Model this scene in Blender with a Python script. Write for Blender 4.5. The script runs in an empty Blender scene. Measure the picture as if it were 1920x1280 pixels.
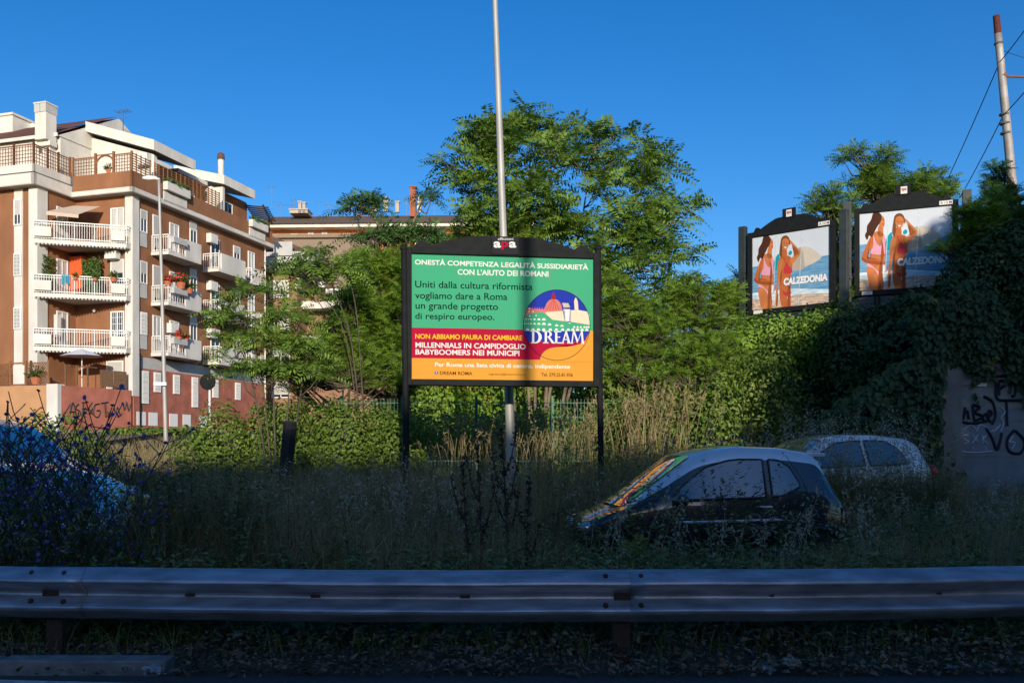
import bpy, bmesh, math, random
import numpy as np
from mathutils import Vector, Matrix
R = math.radians
S = bpy.context.scene
COL = S.collection
random.seed(7)
rng = np.random.default_rng(11)

# ---------------------------------------------------------------- camera, sky, sun, exposure
EYE, F, HZ = 1.28, 1660.0, 845.0        # eye height (m), focal length and horizon row in the 1920x1280 photograph
cam_d = bpy.data.cameras.new('camera')
cam = bpy.data.objects.new('camera', cam_d); COL.objects.link(cam)
cam.location = (0, 0, EYE); cam.rotation_euler = (R(90), 0, 0)
cam_d.sensor_width = 36; cam_d.lens = 36 * F / 1920
cam_d.shift_y = (HZ - 640) / 1920
cam_d.clip_start = .05; cam_d.clip_end = 3000
S.camera = cam

SUN_EL, SUN_AZ = 14.0, 172.0            # degrees; azimuth clockwise from +Y (view direction): low sun behind the camera
W = bpy.data.worlds.new('World'); S.world = W; W.use_nodes = True
nt = W.node_tree; bgn = nt.nodes['Background']
sky = nt.nodes.new('ShaderNodeTexSky'); sky.sky_type = 'NISHITA'; sky.sun_disc = False
sky.sun_elevation = R(SUN_EL); sky.sun_rotation = R(SUN_AZ)
sky.air_density = 1.0; sky.dust_density = 1.0; sky.ozone_density = 3.6; sky.altitude = 300
hs = nt.nodes.new('ShaderNodeHueSaturation'); hs.inputs['Saturation'].default_value = 1.29; hs.inputs['Hue'].default_value = .508
nt.links.new(sky.outputs[0], hs.inputs['Color']); nt.links.new(hs.outputs[0], bgn.inputs[0])
bgn.inputs[1].default_value = 0.13
sd = bpy.data.lights.new('sun', 'SUN'); sd.energy = 3.8; sd.angle = R(.5); sd.color = (1.0, .89, .74)
sun = bpy.data.objects.new('sun', sd); COL.objects.link(sun)
to_sun = Vector((math.sin(R(SUN_AZ)) * math.cos(R(SUN_EL)), math.cos(R(SUN_AZ)) * math.cos(R(SUN_EL)), math.sin(R(SUN_EL))))
sun.rotation_euler = (-to_sun).to_track_quat('-Z', 'Y').to_euler(); sun.location = (0, -20, 30)
S.view_settings.view_transform = 'Standard'; S.view_settings.look = 'None'
S.view_settings.gamma = 1; S.view_settings.exposure = 0.4
S.cycles.max_bounces = 6; S.cycles.diffuse_bounces = 3; S.cycles.glossy_bounces = 3; S.cycles.transparent_max_bounces = 6
S.cycles.transmission_bounces = 3; S.cycles.caustics_reflective = False; S.cycles.caustics_refractive = False
S.cycles.use_denoising = True

# ---------------------------------------------------------------- helpers
def at(px, py, d):                       # the point at depth d that a feature of the photograph was measured to
    return Vector(((px - 960) * d / F, d, EYE - (py - HZ) * d / F))

def lin(r, g, b):
    f = lambda c: (c / 255 / 12.92) if c <= 10 else ((c / 255 + .055) / 1.055) ** 2.4
    return (f(r), f(g), f(b))

def mat(name, color, rough=.7, metal=0, noise=0, scale=6, color2=None, bump=0, spec=.5, coat=0, stretch=(1, 1, 1), detail=5):
    m = bpy.data.materials.new(name); m.use_nodes = True
    n = m.node_tree.nodes; l = m.node_tree.links; b = n['Principled BSDF']
    b.inputs['Base Color'].default_value = (*color, 1); b.inputs['Roughness'].default_value = rough
    b.inputs['Metallic'].default_value = metal; b.inputs['Specular IOR Level'].default_value = spec
    b.inputs['Coat Weight'].default_value = coat; b.inputs['Coat Roughness'].default_value = .03
    if noise or color2 or bump:
        tc = n.new('ShaderNodeTexCoord'); mp = n.new('ShaderNodeMapping'); mp.inputs['Scale'].default_value = stretch
        tx = n.new('ShaderNodeTexNoise'); tx.inputs['Scale'].default_value = scale; tx.inputs['Detail'].default_value = detail
        l.new(tc.outputs['Object'], mp.inputs[0]); l.new(mp.outputs[0], tx.inputs['Vector'])
        rp = n.new('ShaderNodeValToRGB'); rp.color_ramp.elements[0].position = .36; rp.color_ramp.elements[1].position = .66
        c2 = color2 or tuple(c * (1 - noise) for c in color)
        rp.color_ramp.elements[0].color = (*c2, 1); rp.color_ramp.elements[1].color = (*color, 1)
        l.new(tx.outputs['Fac'], rp.inputs[0]); l.new(rp.outputs[0], b.inputs['Base Color'])
        if bump:
            bp = n.new('ShaderNodeBump'); bp.inputs['Strength'].default_value = bump; bp.inputs['Distance'].default_value = .02
            l.new(tx.outputs['Fac'], bp.inputs['Height']); l.new(bp.outputs[0], b.inputs['Normal'])
    return m

def leaf_mat(name, c1, c2, c3=None, trans=.35, rough=.5, spec=.35, gain=1.0):
    m = bpy.data.materials.new(name); m.use_nodes = True
    n = m.node_tree.nodes; l = m.node_tree.links; b = n['Principled BSDF']
    b.inputs['Roughness'].default_value = rough; b.inputs['Specular IOR Level'].default_value = spec
    g = n.new('ShaderNodeNewGeometry'); rp = n.new('ShaderNodeValToRGB')
    c1, c2, c3 = [tuple(min(.9, q * gain) for q in c) if c else None for c in (c1, c2, c3)]
    e = rp.color_ramp.elements; e[0].color = (*c1, 1); e[1].color = (*c2, 1)
    if c3: x = e.new(.5); x.color = (*c3, 1)
    tc = n.new('ShaderNodeTexCoord'); tx = n.new('ShaderNodeTexNoise'); tx.inputs['Scale'].default_value = .9; tx.inputs['Detail'].default_value = 3
    l.new(tc.outputs['Object'], tx.inputs['Vector'])
    mx = n.new('ShaderNodeMath'); mx.operation = 'MULTIPLY_ADD'; mx.inputs[1].default_value = .6
    ad = n.new('ShaderNodeMath'); ad.operation = 'MULTIPLY_ADD'; ad.inputs[1].default_value = 1.6; ad.inputs[2].default_value = -.6
    l.new(tx.outputs['Fac'], ad.inputs[0]); l.new(g.outputs['Random Per Island'], mx.inputs[0]); 
    m2 = n.new('ShaderNodeMath'); m2.operation = 'MULTIPLY'; m2.inputs[1].default_value = .5; l.new(ad.outputs[0], m2.inputs[0])
    l.new(m2.outputs[0], mx.inputs[2]); l.new(mx.outputs[0], rp.inputs[0]); l.new(rp.outputs[0], b.inputs['Base Color'])
    if trans:
        t = n.new('ShaderNodeBsdfTranslucent'); ms = n.new('ShaderNodeMixShader'); ms.inputs[0].default_value = trans
        l.new(rp.outputs[0], t.inputs[0]); l.new(b.outputs[0], ms.inputs[1]); l.new(t.outputs[0], ms.inputs[2])
        l.new(ms.outputs[0], n['Material Output'].inputs[0])
    return m

def tag(o, label=None, cat=None, group=None, kind=None):
    if label: o['label'] = label
    if cat: o['category'] = cat
    if group: o['group'] = group
    if kind: o['kind'] = kind
    return o

def thing(name, label, cat, loc=(0, 0, 0), rz=0, group=None):
    o = bpy.data.objects.new(name, None); COL.objects.link(o)
    o.empty_display_size = .2; o.location = loc; o.rotation_euler = (0, 0, rz)
    return tag(o, label, cat, group)

def copy_tree(o, parent=None):
    c = o.copy(); COL.objects.link(c)
    if parent: c.parent = parent
    for ch in list(o.children): copy_tree(ch, c)
    return c

class MB:
    def __init__(s): s.v = []; s.f = []; s.m = []; s.k = 0
    def add(s, vs, fs, k=None):
        o = len(s.v); s.v += [tuple(x) for x in vs]; s.f += [tuple(o + i for i in f) for f in fs]
        s.m += [s.k if k is None else k] * len(fs); return s
    def box(s, x0, x1, y0, y1, z0, z1, k=None, M=None):
        vs = [Vector((x, y, z)) for z in (z0, z1) for y in (y0, y1) for x in (x0, x1)]
        if M: vs = [M @ v for v in vs]
        return s.add(vs, [(0, 2, 3, 1), (4, 5, 7, 6), (0, 1, 5, 4), (2, 6, 7, 3), (0, 4, 6, 2), (1, 3, 7, 5)], k)
    def bar(s, a, b, w, h, k=None):      # a box of section w x h from a to b (h along z as far as it can)
        a = Vector(a); b = Vector(b); d = b - a; L = d.length
        if L < 1e-6: return s
        d /= L; up = Vector((0, 0, 1)) if abs(d.z) < .95 else Vector((0, 1, 0))
        r = d.cross(up).normalized(); u = r.cross(d)
        vs = [p + r * i * w / 2 + u * j * h / 2 for p in (a, b) for i, j in ((-1, -1), (1, -1), (1, 1), (-1, 1))]
        return s.add(vs, [(3, 2, 1, 0), (4, 5, 6, 7), (0, 1, 5, 4), (1, 2, 6, 5), (2, 3, 7, 6), (3, 0, 4, 7)], k)
    def tube(s, pts, rad, n=8, k=None, cap=True):
        pts = [Vector(p) for p in pts]; rad = [rad] * len(pts) if isinstance(rad, (int, float)) else rad
        vs = []; fs = []; prev = None
        for i, p in enumerate(pts):
            t = (pts[min(i + 1, len(pts) - 1)] - pts[max(i - 1, 0)])
            t = t.normalized() if t.length > 1e-9 else Vector((0, 0, 1))
            a = prev if prev is not None else (Vector((1, 0, 0)) if abs(t.x) < .9 else Vector((0, 1, 0)))
            a = (a - t * a.dot(t)).normalized(); prev = a; b = t.cross(a)
            vs += [p + (a * math.cos(2 * math.pi * j / n) + b * math.sin(2 * math.pi * j / n)) * rad[i] for j in range(n)]
        for i in range(len(pts) - 1):
            fs += [(i * n + j, i * n + (j + 1) % n, (i + 1) * n + (j + 1) % n, (i + 1) * n + j) for j in range(n)]
        if cap: fs += [tuple(range(n - 1, -1, -1)), tuple((len(pts) - 1) * n + j for j in range(n))]
        return s.add(vs, fs, k)
    def lathe(s, prof, c=(0, 0, 0), n=16, k=None, axis='z'):
        vs = []; c = Vector(c)
        for r, z in prof:
            for j in range(n):
                a = 2 * math.pi * j / n
                p = Vector((r * math.cos(a), r * math.sin(a), z))
                if axis == 'y': p = Vector((p.x, p.z, p.y))
                if axis == 'x': p = Vector((p.z, p.x, p.y))
                vs.append(c + p)
        fs = [(i * n + j, i * n + (j + 1) % n, (i + 1) * n + (j + 1) % n, (i + 1) * n + j) for i in range(len(prof) - 1) for j in range(n)]
        fs += [tuple(range(n - 1, -1, -1)), tuple((len(prof) - 1) * n + j for j in range(n))]
        return s.add(vs, fs, k)
    def prism(s, poly, z0, z1, k=None):  # a plan polygon (counter-clockwise) raised from z0 to z1; z1 may be a list, one per corner
        n = len(poly); zz = z1 if isinstance(z1, (list, tuple)) else [z1] * n
        vs = [(x, y, z0) for x, y in poly] + [(x, y, z) for (x, y), z in zip(poly, zz)]
        return s.add(vs, [tuple(range(n - 1, -1, -1)), tuple(range(n, 2 * n))] + [(i, (i + 1) % n, n + (i + 1) % n, n + i) for i in range(n)], k)
    def quad(s, a, b, c, d, k=None): return s.add([a, b, c, d], [(0, 1, 2, 3)], k)
    def build(s, name, mats, parent=None, smooth=False, bevel=0, loc=None):
        me = bpy.data.meshes.new(name); me.from_pydata(s.v, [], s.f)
        for m in (mats if isinstance(mats, (list, tuple)) else [mats]): me.materials.append(m)
        me.polygons.foreach_set('material_index', s.m)
        if smooth: me.polygons.foreach_set('use_smooth', [True] * len(me.polygons))
        bm = bmesh.new(); bm.from_mesh(me); bmesh.ops.recalc_face_normals(bm, faces=bm.faces); bm.to_mesh(me); bm.free()
        o = bpy.data.objects.new(name, me); COL.objects.link(o)
        if parent: o.parent = parent
        if loc: o.location = loc
        if bevel:
            b = o.modifiers.new('bevel', 'BEVEL'); b.width = bevel; b.segments = 2; b.limit_method = 'ANGLE'
        return o

def npmesh(name, V, Q, m, parent=None, mi=None):   # vertices (n,3) and quads (k,4) straight from numpy
    me = bpy.data.meshes.new(name); V = np.asarray(V, dtype=np.float32); Q = np.asarray(Q, dtype=np.int32)
    me.vertices.add(len(V)); me.vertices.foreach_set('co', V.ravel())
    me.loops.add(Q.size); me.loops.foreach_set('vertex_index', Q.ravel())
    me.polygons.add(len(Q)); me.polygons.foreach_set('loop_start', np.arange(0, Q.size, 4, dtype=np.int32))
    for x in (m if isinstance(m, (list, tuple)) else [m]): me.materials.append(x)
    if mi is not None: me.polygons.foreach_set('material_index', np.asarray(mi, dtype=np.int32))
    me.update(calc_edges=True)
    o = bpy.data.objects.new(name, me); COL.objects.link(o)
    if parent: o.parent = parent
    return o

def nrm(a): return a / np.maximum(np.linalg.norm(a, axis=-1, keepdims=True), 1e-9)

class NP:                                # a growing pile of quads
    def __init__(s): s.V = []; s.Q = []; s.n = 0; s.M = []
    def add(s, V, Q, k=0):
        s.V.append(V.reshape(-1, 3)); s.Q.append(Q.reshape(-1, 4) + s.n); s.n += s.V[-1].shape[0]; s.M.append(np.full(s.Q[-1].shape[0], k))
    def build(s, name, m, parent=None):
        return npmesh(name, np.concatenate(s.V), np.concatenate(s.Q), m, parent, np.concatenate(s.M))

def leaves(pile, P, D, N, L, Wd, k=0, fold=.25):
    """single leaves: base P, direction D, normal N, length L, width Wd, each a folded pair of quads"""
    n = len(P); D = nrm(D); Sd = nrm(np.cross(D, N)); Nn = np.cross(Sd, D)
    L = np.broadcast_to(L, n)[:, None]; Wd = np.broadcast_to(Wd, n)[:, None]
    a = P; m1 = P + D * L * .35; tip = P + D * L
    e1 = m1 + Sd * Wd * .5 + Nn * Wd * fold; e2 = m1 - Sd * Wd * .5 + Nn * Wd * fold
    f1 = P + D * L * .75 + Sd * Wd * .3 + Nn * Wd * fold * .5; f2 = P + D * L * .75 - Sd * Wd * .3 + Nn * Wd * fold * .5
    V = np.stack([a, e1, f1, tip, f2, e2], 1)
    i = np.arange(n)[:, None] * 6
    Q = np.stack([i + np.array([[0, 1, 2, 3]]), i + np.array([[0, 3, 4, 5]])], 1)
    pile.add(V, Q, k)

def blades(pile, P, H, Wd, lean, az, k=0, curve=2.0, seg=3):
    """grass blades: root P, height H, width Wd, lean (fraction of the height the tip moves) towards azimuth az"""
    n = len(P); t = np.linspace(0, 1, seg + 1); H = np.broadcast_to(H, n); Wd = np.broadcast_to(Wd, n)
    d = np.stack([np.cos(az), np.sin(az), np.zeros(n)], 1)
    fa = rng.uniform(-.9, .9, n); sd = np.stack([np.cos(fa), np.sin(fa), np.zeros(n)], 1)
    C = P[:, None] + d[:, None] * (lean * H)[:, None, None] * (t ** curve)[None, :, None]
    C[:, :, 2] += H[:, None] * (t - .25 * lean[:, None] * t ** 2)
    w = (Wd[:, None] * (1 - t ** 1.6 * .9)[None])[:, :, None] * .5
    V = np.stack([C - sd[:, None] * w, C + sd[:, None] * w], 2)
    i = np.arange(n)[:, None, None] * (2 * (seg + 1)) + np.arange(seg)[None, :, None] * 2
    Q = i + np.array([0, 1, 3, 2])[None, None]
    pile.add(V, Q, k)
    return C

def fronds(pile, P, D, L, pairs=9, lw=.30, ll=.22, droop=.45, k=0):
    """pinnate leaves: base P, direction D, length L; leaflets in pairs along a drooping rib"""
    n = len(P); D = nrm(D); L = np.broadcast_to(L, n)
    t = np.linspace(.18, 1, pairs); dz = np.array([0, 0, -1.0])
    dr = (droop * rng.uniform(.5, 1.5, n) * L)[:, None, None]
    C = P[:, None] + D[:, None] * L[:, None, None] * t[None, :, None] + dz * dr * (t ** 2)[None, :, None]
    T = nrm(D[:, None] * L[:, None, None] + dz * dr * (2 * t)[None, :, None])
    Sd = nrm(np.cross(D, np.array([0, 0, 1.0]) + rng.normal(0, .15, (n, 3))))[:, None].repeat(pairs, 1)
    ro = rng.normal(0, .55, n)[:, None, None]; Up0 = np.cross(Sd, T); Sd = Sd * np.cos(ro) + Up0 * np.sin(ro)
    Up = np.cross(Sd, T)
    size = (np.sin(np.pi * (.18 + .72 * (1 - t))) ** .6)[None, :, None]
    for sg in (-1, 1):
        d = nrm(Sd * sg + T * .45 - Up * .28 + rng.normal(0, .12, C.shape))
        ln = (ll * L)[:, None, None] * size * rng.uniform(.8, 1.2, (n, pairs, 1)); wd = ln * lw
        side = np.cross(d, Up); m1 = C + d * ln * .45
        V = np.stack([C, m1 + side * wd * .5, C + d * ln, m1 - side * wd * .5], 2)
        i = np.arange(n * pairs).reshape(n, pairs)[:, :, None] * 4
        pile.add(V, i + np.array([0, 1, 2, 3])[None, None], k)
    rib = np.stack([P, P + D * L[:, None] * .5 + dz * dr[:, 0] * .25], 1)
    w = np.cross(D, [0, 0, 1.0]) * .006 + np.array([0, 0, .004])
    V = np.stack([rib[:, 0] - w, rib[:, 0] + w, rib[:, 1] + w, rib[:, 1] - w], 1)
    pile.add(V, np.arange(n)[:, None] * 4 + np.array([[0, 1, 2, 3]]), k)

def sphere_dirs(n): return nrm(rng.normal(0, 1, (n, 3)))

def text_poly(s, bold=0.0, shear=0):
    """a line of lettering as (vertices scaled to the unit box, faces)"""
    cu = bpy.data.curves.new('lettering', 'FONT'); cu.body = s; cu.offset = bold; cu.shear = shear; cu.resolution_u = 4
    ob = bpy.data.objects.new('lettering', cu); COL.objects.link(ob)
    dg = bpy.context.evaluated_depsgraph_get(); me = bpy.data.meshes.new_from_object(ob.evaluated_get(dg))
    V = np.array([v.co[:] for v in me.vertices]); Fs = [tuple(p.vertices) for p in me.polygons]
    bpy.data.objects.remove(ob); bpy.data.curves.remove(cu); bpy.data.meshes.remove(me)
    lo = V.min(0); hi = V.max(0)
    return (V[:, 0] - lo[0]) / (hi[0] - lo[0]), (V[:, 1] - lo[1]) / (hi[1] - lo[1]), Fs

def spline(pts, n=6, closed=True):
    """Catmull-Rom points through pts (2-D)"""
    m = len(pts); out = []
    for i in range(m if closed else m - 1):
        g = lambda j: pts[j % m] if closed else pts[min(max(j, 0), m - 1)]
        p0, p1, p2, p3 = g(i - 1), g(i), g(i + 1), g(i + 2)
        for q in range(n):
            t = q / n
            out.append(tuple(.5 * (2 * b + (c - a) * t + (2 * a - 5 * b + 4 * c - d) * t * t + (3 * b - a - 3 * c + d) * t ** 3) for a, b, c, d in zip(p0, p1, p2, p3)))
    if not closed: out.append(tuple(pts[-1]))
    return out

def col(name, r, g, b, **k): return mat(name, lin(r, g, b), **k)
M = {}
M['brown'] = mat('brown_render', (.295, .128, .058), .9, noise=.28, scale=1.0, bump=.25, detail=10, stretch=(1, 1, .45))
M['ochre'] = mat('pale_ochre_render', (.50, .27, .13), .9, noise=.15, scale=1.1)
M['red'] = mat('red_render', (.43, .145, .095), .9, noise=.3, scale=1.5, bump=.2, detail=8)
M['white'] = mat('white_render', (.70, .67, .61), .85, noise=.20, scale=1.1, detail=9, stretch=(1, 1, .4))
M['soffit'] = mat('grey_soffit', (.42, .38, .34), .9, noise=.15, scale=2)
M['grey_band'] = mat('grey_render', (.48, .48, .47), .9, noise=.12, scale=2)
M['frame'] = mat('white_window_frame', (.78, .78, .76), .5)
M['shutter'] = mat('pale_roller_shutter', (.52, .50, .47), .7, noise=.2, scale=1, stretch=(1, 1, 30))
M['pane'] = mat('window_glass', (.015, .018, .022), .04, spec=.8)
M['curtain'] = mat('pale_curtain', (.55, .54, .52), .9, noise=.35, scale=14, stretch=(1, 1, .05))
M['rail'] = mat('white_railing_paint', (.76, .74, .70), .5)
M['wood'] = mat('trellis_wood', (.27, .12, .05), .8, noise=.3, scale=9)
M['tile'] = mat('brown_roof_tile', (.15, .055, .035), .9, noise=.4, scale=9, stretch=(6, 1, 1), bump=.5)
M['oldtile'] = mat('old_roof_tile', (.16, .105, .075), .95, noise=.45, scale=7, stretch=(5, 1, 1), bump=.5)
M['orange'] = mat('orange_door_panel', (.72, .10, .02), .7, noise=.1)
M['dark'] = mat('dark_opening', (.02, .018, .016), .9)
M['metal_dark'] = mat('dark_green_grey_paint', (.011, .013, .0145), .75, spec=.2, noise=.4, scale=7, detail=8)
M['metal_grey'] = mat('grey_galvanised_pole', (.43, .42, .39), .55, metal=.2, noise=.18, scale=4, stretch=(1, 1, .3))
M['galv'] = mat('galvanised_steel', (.50, .50, .54), .42, metal=.6, noise=.45, scale=14, bump=.06, stretch=(.25, 1, 1), detail=9)
M['galv_mid'] = mat('weathered_steel', (.20, .20, .21), .6, metal=.5, noise=.4, scale=9)
M['rust'] = mat('rusty_bolt', (.06, .032, .022), .8, noise=.4, scale=40)
M['awning'] = mat('beige_awning_canvas', (.52, .42, .33), .9)
M['terracotta'] = mat('terracotta', (.45, .14, .06), .85, noise=.15)
M['flower_red'] = leaf_mat('red_petals', (.62, .02, .02), (.75, .06, .06), trans=.2)
M['ivy_leaf'] = leaf_mat('balcony_plant_leaf', (.05, .11, .02), (.10, .17, .03), trans=.3)
M['cloth_blue'] = mat('blue_towel', (.05, .30, .42), .9)
M['black_paint'] = mat('black_spray_paint', (.012, .012, .016), .6)
M['pale_paint'] = mat('pale_spray_paint', (.50, .54, .60), .7)
M['ac'] = mat('air_conditioner_casing', (.68, .67, .63), .5)
# ---------------------------------------------------------------- the brown apartment block
BANG = -math.atan2(.283, .959)
blk = thing('apartment_block', 'brown rendered apartment block with white piers, corner balconies and roof terrace, at the left', 'apartment block', (-22.3, 52, 0), BANG)
def BW(u, v, z): return Vector((-22.3 + .959 * u + .283 * v, 52 - .283 * u + .959 * v, z))
def face(u, v, z, kind):                 # a wall plane: (along, out, up) -> block coordinates
    if kind == 'front': return Matrix(((1, 0, 0, u), (0, -1, 0, v), (0, 0, 1, z), (0, 0, 0, 1)))
    return Matrix(((0, 1, 0, u), (1, 0, 0, v), (0, 0, 1, z), (0, 0, 0, 1)))
FL = [4.15, 7.2, 10.25, 13.3, 16.35]     # floor levels

def window(parent, Mx, w, h, shut=.4, bars=False, name='window', mull=1, curtain=False):
    f = MB(); t = .07
    f.box(0, t, 0, .06, 0, h, M=Mx); f.box(w - t, w, 0, .06, 0, h, M=Mx)
    f.box(t, w - t, 0, .06, 0, t, M=Mx); f.box(t, w - t, 0, .06, h - t, h, M=Mx)
    for i in range(1, mull + 1): f.box(w * i / (mull + 1) - .025, w * i / (mull + 1) + .025, .015, .05, t, h * (1 - shut) if shut else h - t, M=Mx)
    if bars:
        for i in range(1, 7): f.box(w * i / 7 - .012, w * i / 7 + .012, .07, .09, .02, h - .02, M=Mx)
        for i in range(1, 6): f.box(.02, w - .02, .09, .105, h * i / 6 - .012, h * i / 6 + .012, M=Mx)
    o = f.build(name, M['frame'], parent)
    g = MB(); g.box(t, w - t, .004, .02, t, h - t, M=Mx); g.build('pane', M['curtain'] if curtain else M['pane'], o)
    if shut:
        s = MB(); s.box(t, w - t, .022, .05, max(t, h * (1 - shut)), h - t, M=Mx); s.build('shutter', M['shutter'], o)
    return o

def railing_mesh(mb, p, q, z, h, step=.13, th=.025):
    p = Vector((p[0], p[1], z)); q = Vector((q[0], q[1], z)); n = max(2, int((q - p).length / step))
    up = Vector((0, 0, h))
    mb.bar(p + up, q + up, .06, .05); mb.bar(p + up * .86, q + up * .86, .03, .03); mb.bar(p + up * .08, q + up * .08, .04, .04)
    for i in range(n + 1):
        a = p.lerp(q, i / n); w = .05 if i % 8 == 0 else th
        mb.bar(a, a + up, w, w)

# main walls: two wings, their step, and the ground storey
w = MB()
w.box(-16, -4.06, -2.8, 11, 1.0, 16.3)           # left wing
w.box(-4.06, 0, 0, 14.2, 1.0, 16.3)              # right wing
w.box(-4.06, -.9, 11, 14.2, 16.3, 17)            
w.build('wall', M['brown'], blk)
w = MB(); w.box(.004, .05, .004, 14.2, 6.2, 6.86); w.build('string_band', M['grey_band'], blk)
w = MB(); w.box(.004, .09, .02, 14.2, 1.0, 6.2); w.build('base_wall', M['red'], blk)
# white piers
for (a, b, c, d) in ((-4.62, -4.0, -2.95, -2.2), (-.42, .12, -.12, .45)):
    p = MB(); p.box(a, b, c, d, 4.5, 16.3); p.build('pier', M['white'], blk)
p = MB(); p.box(-5.75, -5.15, -2.86, -2.79, 4.5, 16.3); p.build('window_strip', M['white'], blk)
# corner downpipe and the pipe at the far end
p = MB(); p.tube([(.16, .5, 2), (.16, .5, 7.0), (-.5, -.2, 7.0)], .05, 6); p.build('downpipe', M['metal_dark'], blk)
p = MB(); p.tube([(.1, 14.0, 2), (.1, 14.0, 16.3)], .05, 6); p.build('downpipe', M['rail'], blk)
# windows up the strip of the left wing
for z, hh in ((14.2, 1.5), (11.3, 1.3), (8.25, 1.25)):
    window(blk, face(-5.72, -2.87, z, 'front'), .54, hh, .6 if z > 14 else .0, bars=z < 14)
# balconies in the re-entrant corner
def front_balcony(z, solid=(.16, .84)):
    b = MB(); b.prism([(-4.1, -3.15), (.05, -.55), (0, -.01), (-4.05, -.01)], z - .22, z)
    n = 26
    for i in range(n):
        p = Vector((-4.1, -3.15)).lerp(Vector((.05, -.55)), (i + .5) / n); b.box(p.x - .03, p.x + .03, p.y - .03, p.y + .06, z - .30, z - .22)
    o = b.build('balcony', M['white'], blk)
    p, q = Vector((-4.1, -3.1)), Vector((.02, -.5))
    r = MB(); railing_mesh(r, p, q, z + .02, 1.02); railing_mesh(r, q, Vector((.02, -.12)), z + .02, 1.02); r.build('railing', M['rail'], o)
    bx = MB()
    for t0, t1 in ((0.01, .19), (.83, .985)):
        bx = MB(); a = p.lerp(q, t0); c = p.lerp(q, t1); off = Vector((.24, -.38)) * .35
        bx.bar((a.x + off.x * .5, a.y + off.y * .5, z + .42), (c.x + off.x * .5, c.y + off.y * .5, z + .42), .22, .55); bx.build('planter_box', M['white'], o)
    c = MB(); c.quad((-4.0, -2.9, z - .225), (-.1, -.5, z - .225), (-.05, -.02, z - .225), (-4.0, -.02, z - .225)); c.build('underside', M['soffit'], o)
    return o
for z in FL[1:4]: front_balcony(z)
for z, k in ((13.3, 0), (10.25, 1), (7.2, 2)):
    window(blk, face(-1.5, -.004, z + .02, 'front'), .95, 2.3, (.0, .35, 0)[k], bars=k == 2, name='balcony_door', curtain=k == 0)
    window(blk, face(-4.055, -1.5, z + .02, 'right'), .85, 2.25, .0, name='balcony_door', curtain=True)
d = MB(); d.box(-4.02, -3.1, -.55, -.004, 10.27, 12.8); d.build('orange_panel', M['orange'], blk)
ps = NP(); n = 1100
P = np.stack([rng.uniform(-3.05, -1.75, n), rng.uniform(-.6, -.42, n), rng.uniform(10.3, 12.6, n)], 1)
leaves(ps, P, np.stack([rng.normal(0, 1, n), -np.ones(n) * .6, rng.normal(-.5, .7, n)], 1), np.tile([0, -1.0, .3], (n, 1)), rng.uniform(.1, .22, n), .1)
n = 350; P = np.stack([rng.uniform(-4.0, -3.9, n), rng.uniform(-2.7, -1.8, n), rng.uniform(10.3, 12.5, n)], 1)
leaves(ps, P, np.stack([np.ones(n), rng.normal(0, 1, n), rng.normal(-.3, .7, n)], 1), np.tile([1.0, 0, .3], (n, 1)), rng.uniform(.1, .2, n), .1)
ps.build('climbing_plant_screen', M['ivy_leaf'], blk)
a = MB(); a.box(-1.55, -.75, -.5, -.1, 12.55, 13.0); a.build('air_conditioner', M['ac'], blk)
a = MB(); a.box(-4.0, -3.75, -1.75, -1.45, 7.9, 9.2); a.build('wall_heater', M['white'], blk)
a = MB(); a.quad((-3.7, -.6, 15.8), (-1.75, -.6, 15.6), (-1.75, -2.3, 14.7), (-3.7, -2.6, 14.95)); a.quad((-3.7, -2.6, 14.95), (-1.75, -2.3, 14.7), (-1.75, -2.3, 14.5), (-3.7, -2.6, 14.75))
a.bar((-3.6, -2.5, 14.9), (-3.6, -.3, 15.5), .04, .04); a.build('awning', M['awning'], blk)
for z in (12.6, 9.5): 
    a = MB(); a.lathe([(.02, 0), (.1, .05), (.12, .15), (.05, .22)], (-2.6, -.12, z), 8); a.build('wall_lamp', M['frame'], blk)

# right facade: a window beside the corner, then two stacks of balconies
def side_balcony(z, v0, v1, mode):
    b = MB(); b.box(.004, 1.25, v0, v1, z - .2, z)
    o = b.build('balcony', M['white'], blk)
    r = MB(); railing_mesh(r, (.06, v0 + .04), (1.2, v0 + .04), z, 1.0, .15); vm = v0 + (v1 - v0) * (.5 if mode == 0 else .08)
    railing_mesh(r, (1.2, v0 + .04), (1.2, vm), z, 1.0, .2); r.build('railing', M['rail'], o)
    s = MB(); s.box(1.18, 1.26, vm + .05, v1, z - .12, z + 1.05); s.box(.1, 1.18, v1 - .07, v1, z, z + 1.05); s.build('solid_panel', M['white'], o)
    if mode == 0:
        x = MB(); x.box(1.28, 1.5, v0 + .2, vm - .1, z + .55, z + .9); x.build('planter_box', M['grey_band'], o)
    c = MB(); c.quad((.02, v0 + .02, z - .203), (1.22, v0 + .02, z - .203), (1.22, v1 - .02, z - .203), (.02, v1 - .02, z - .203)); c.build('underside', M['soffit'], o)
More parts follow.
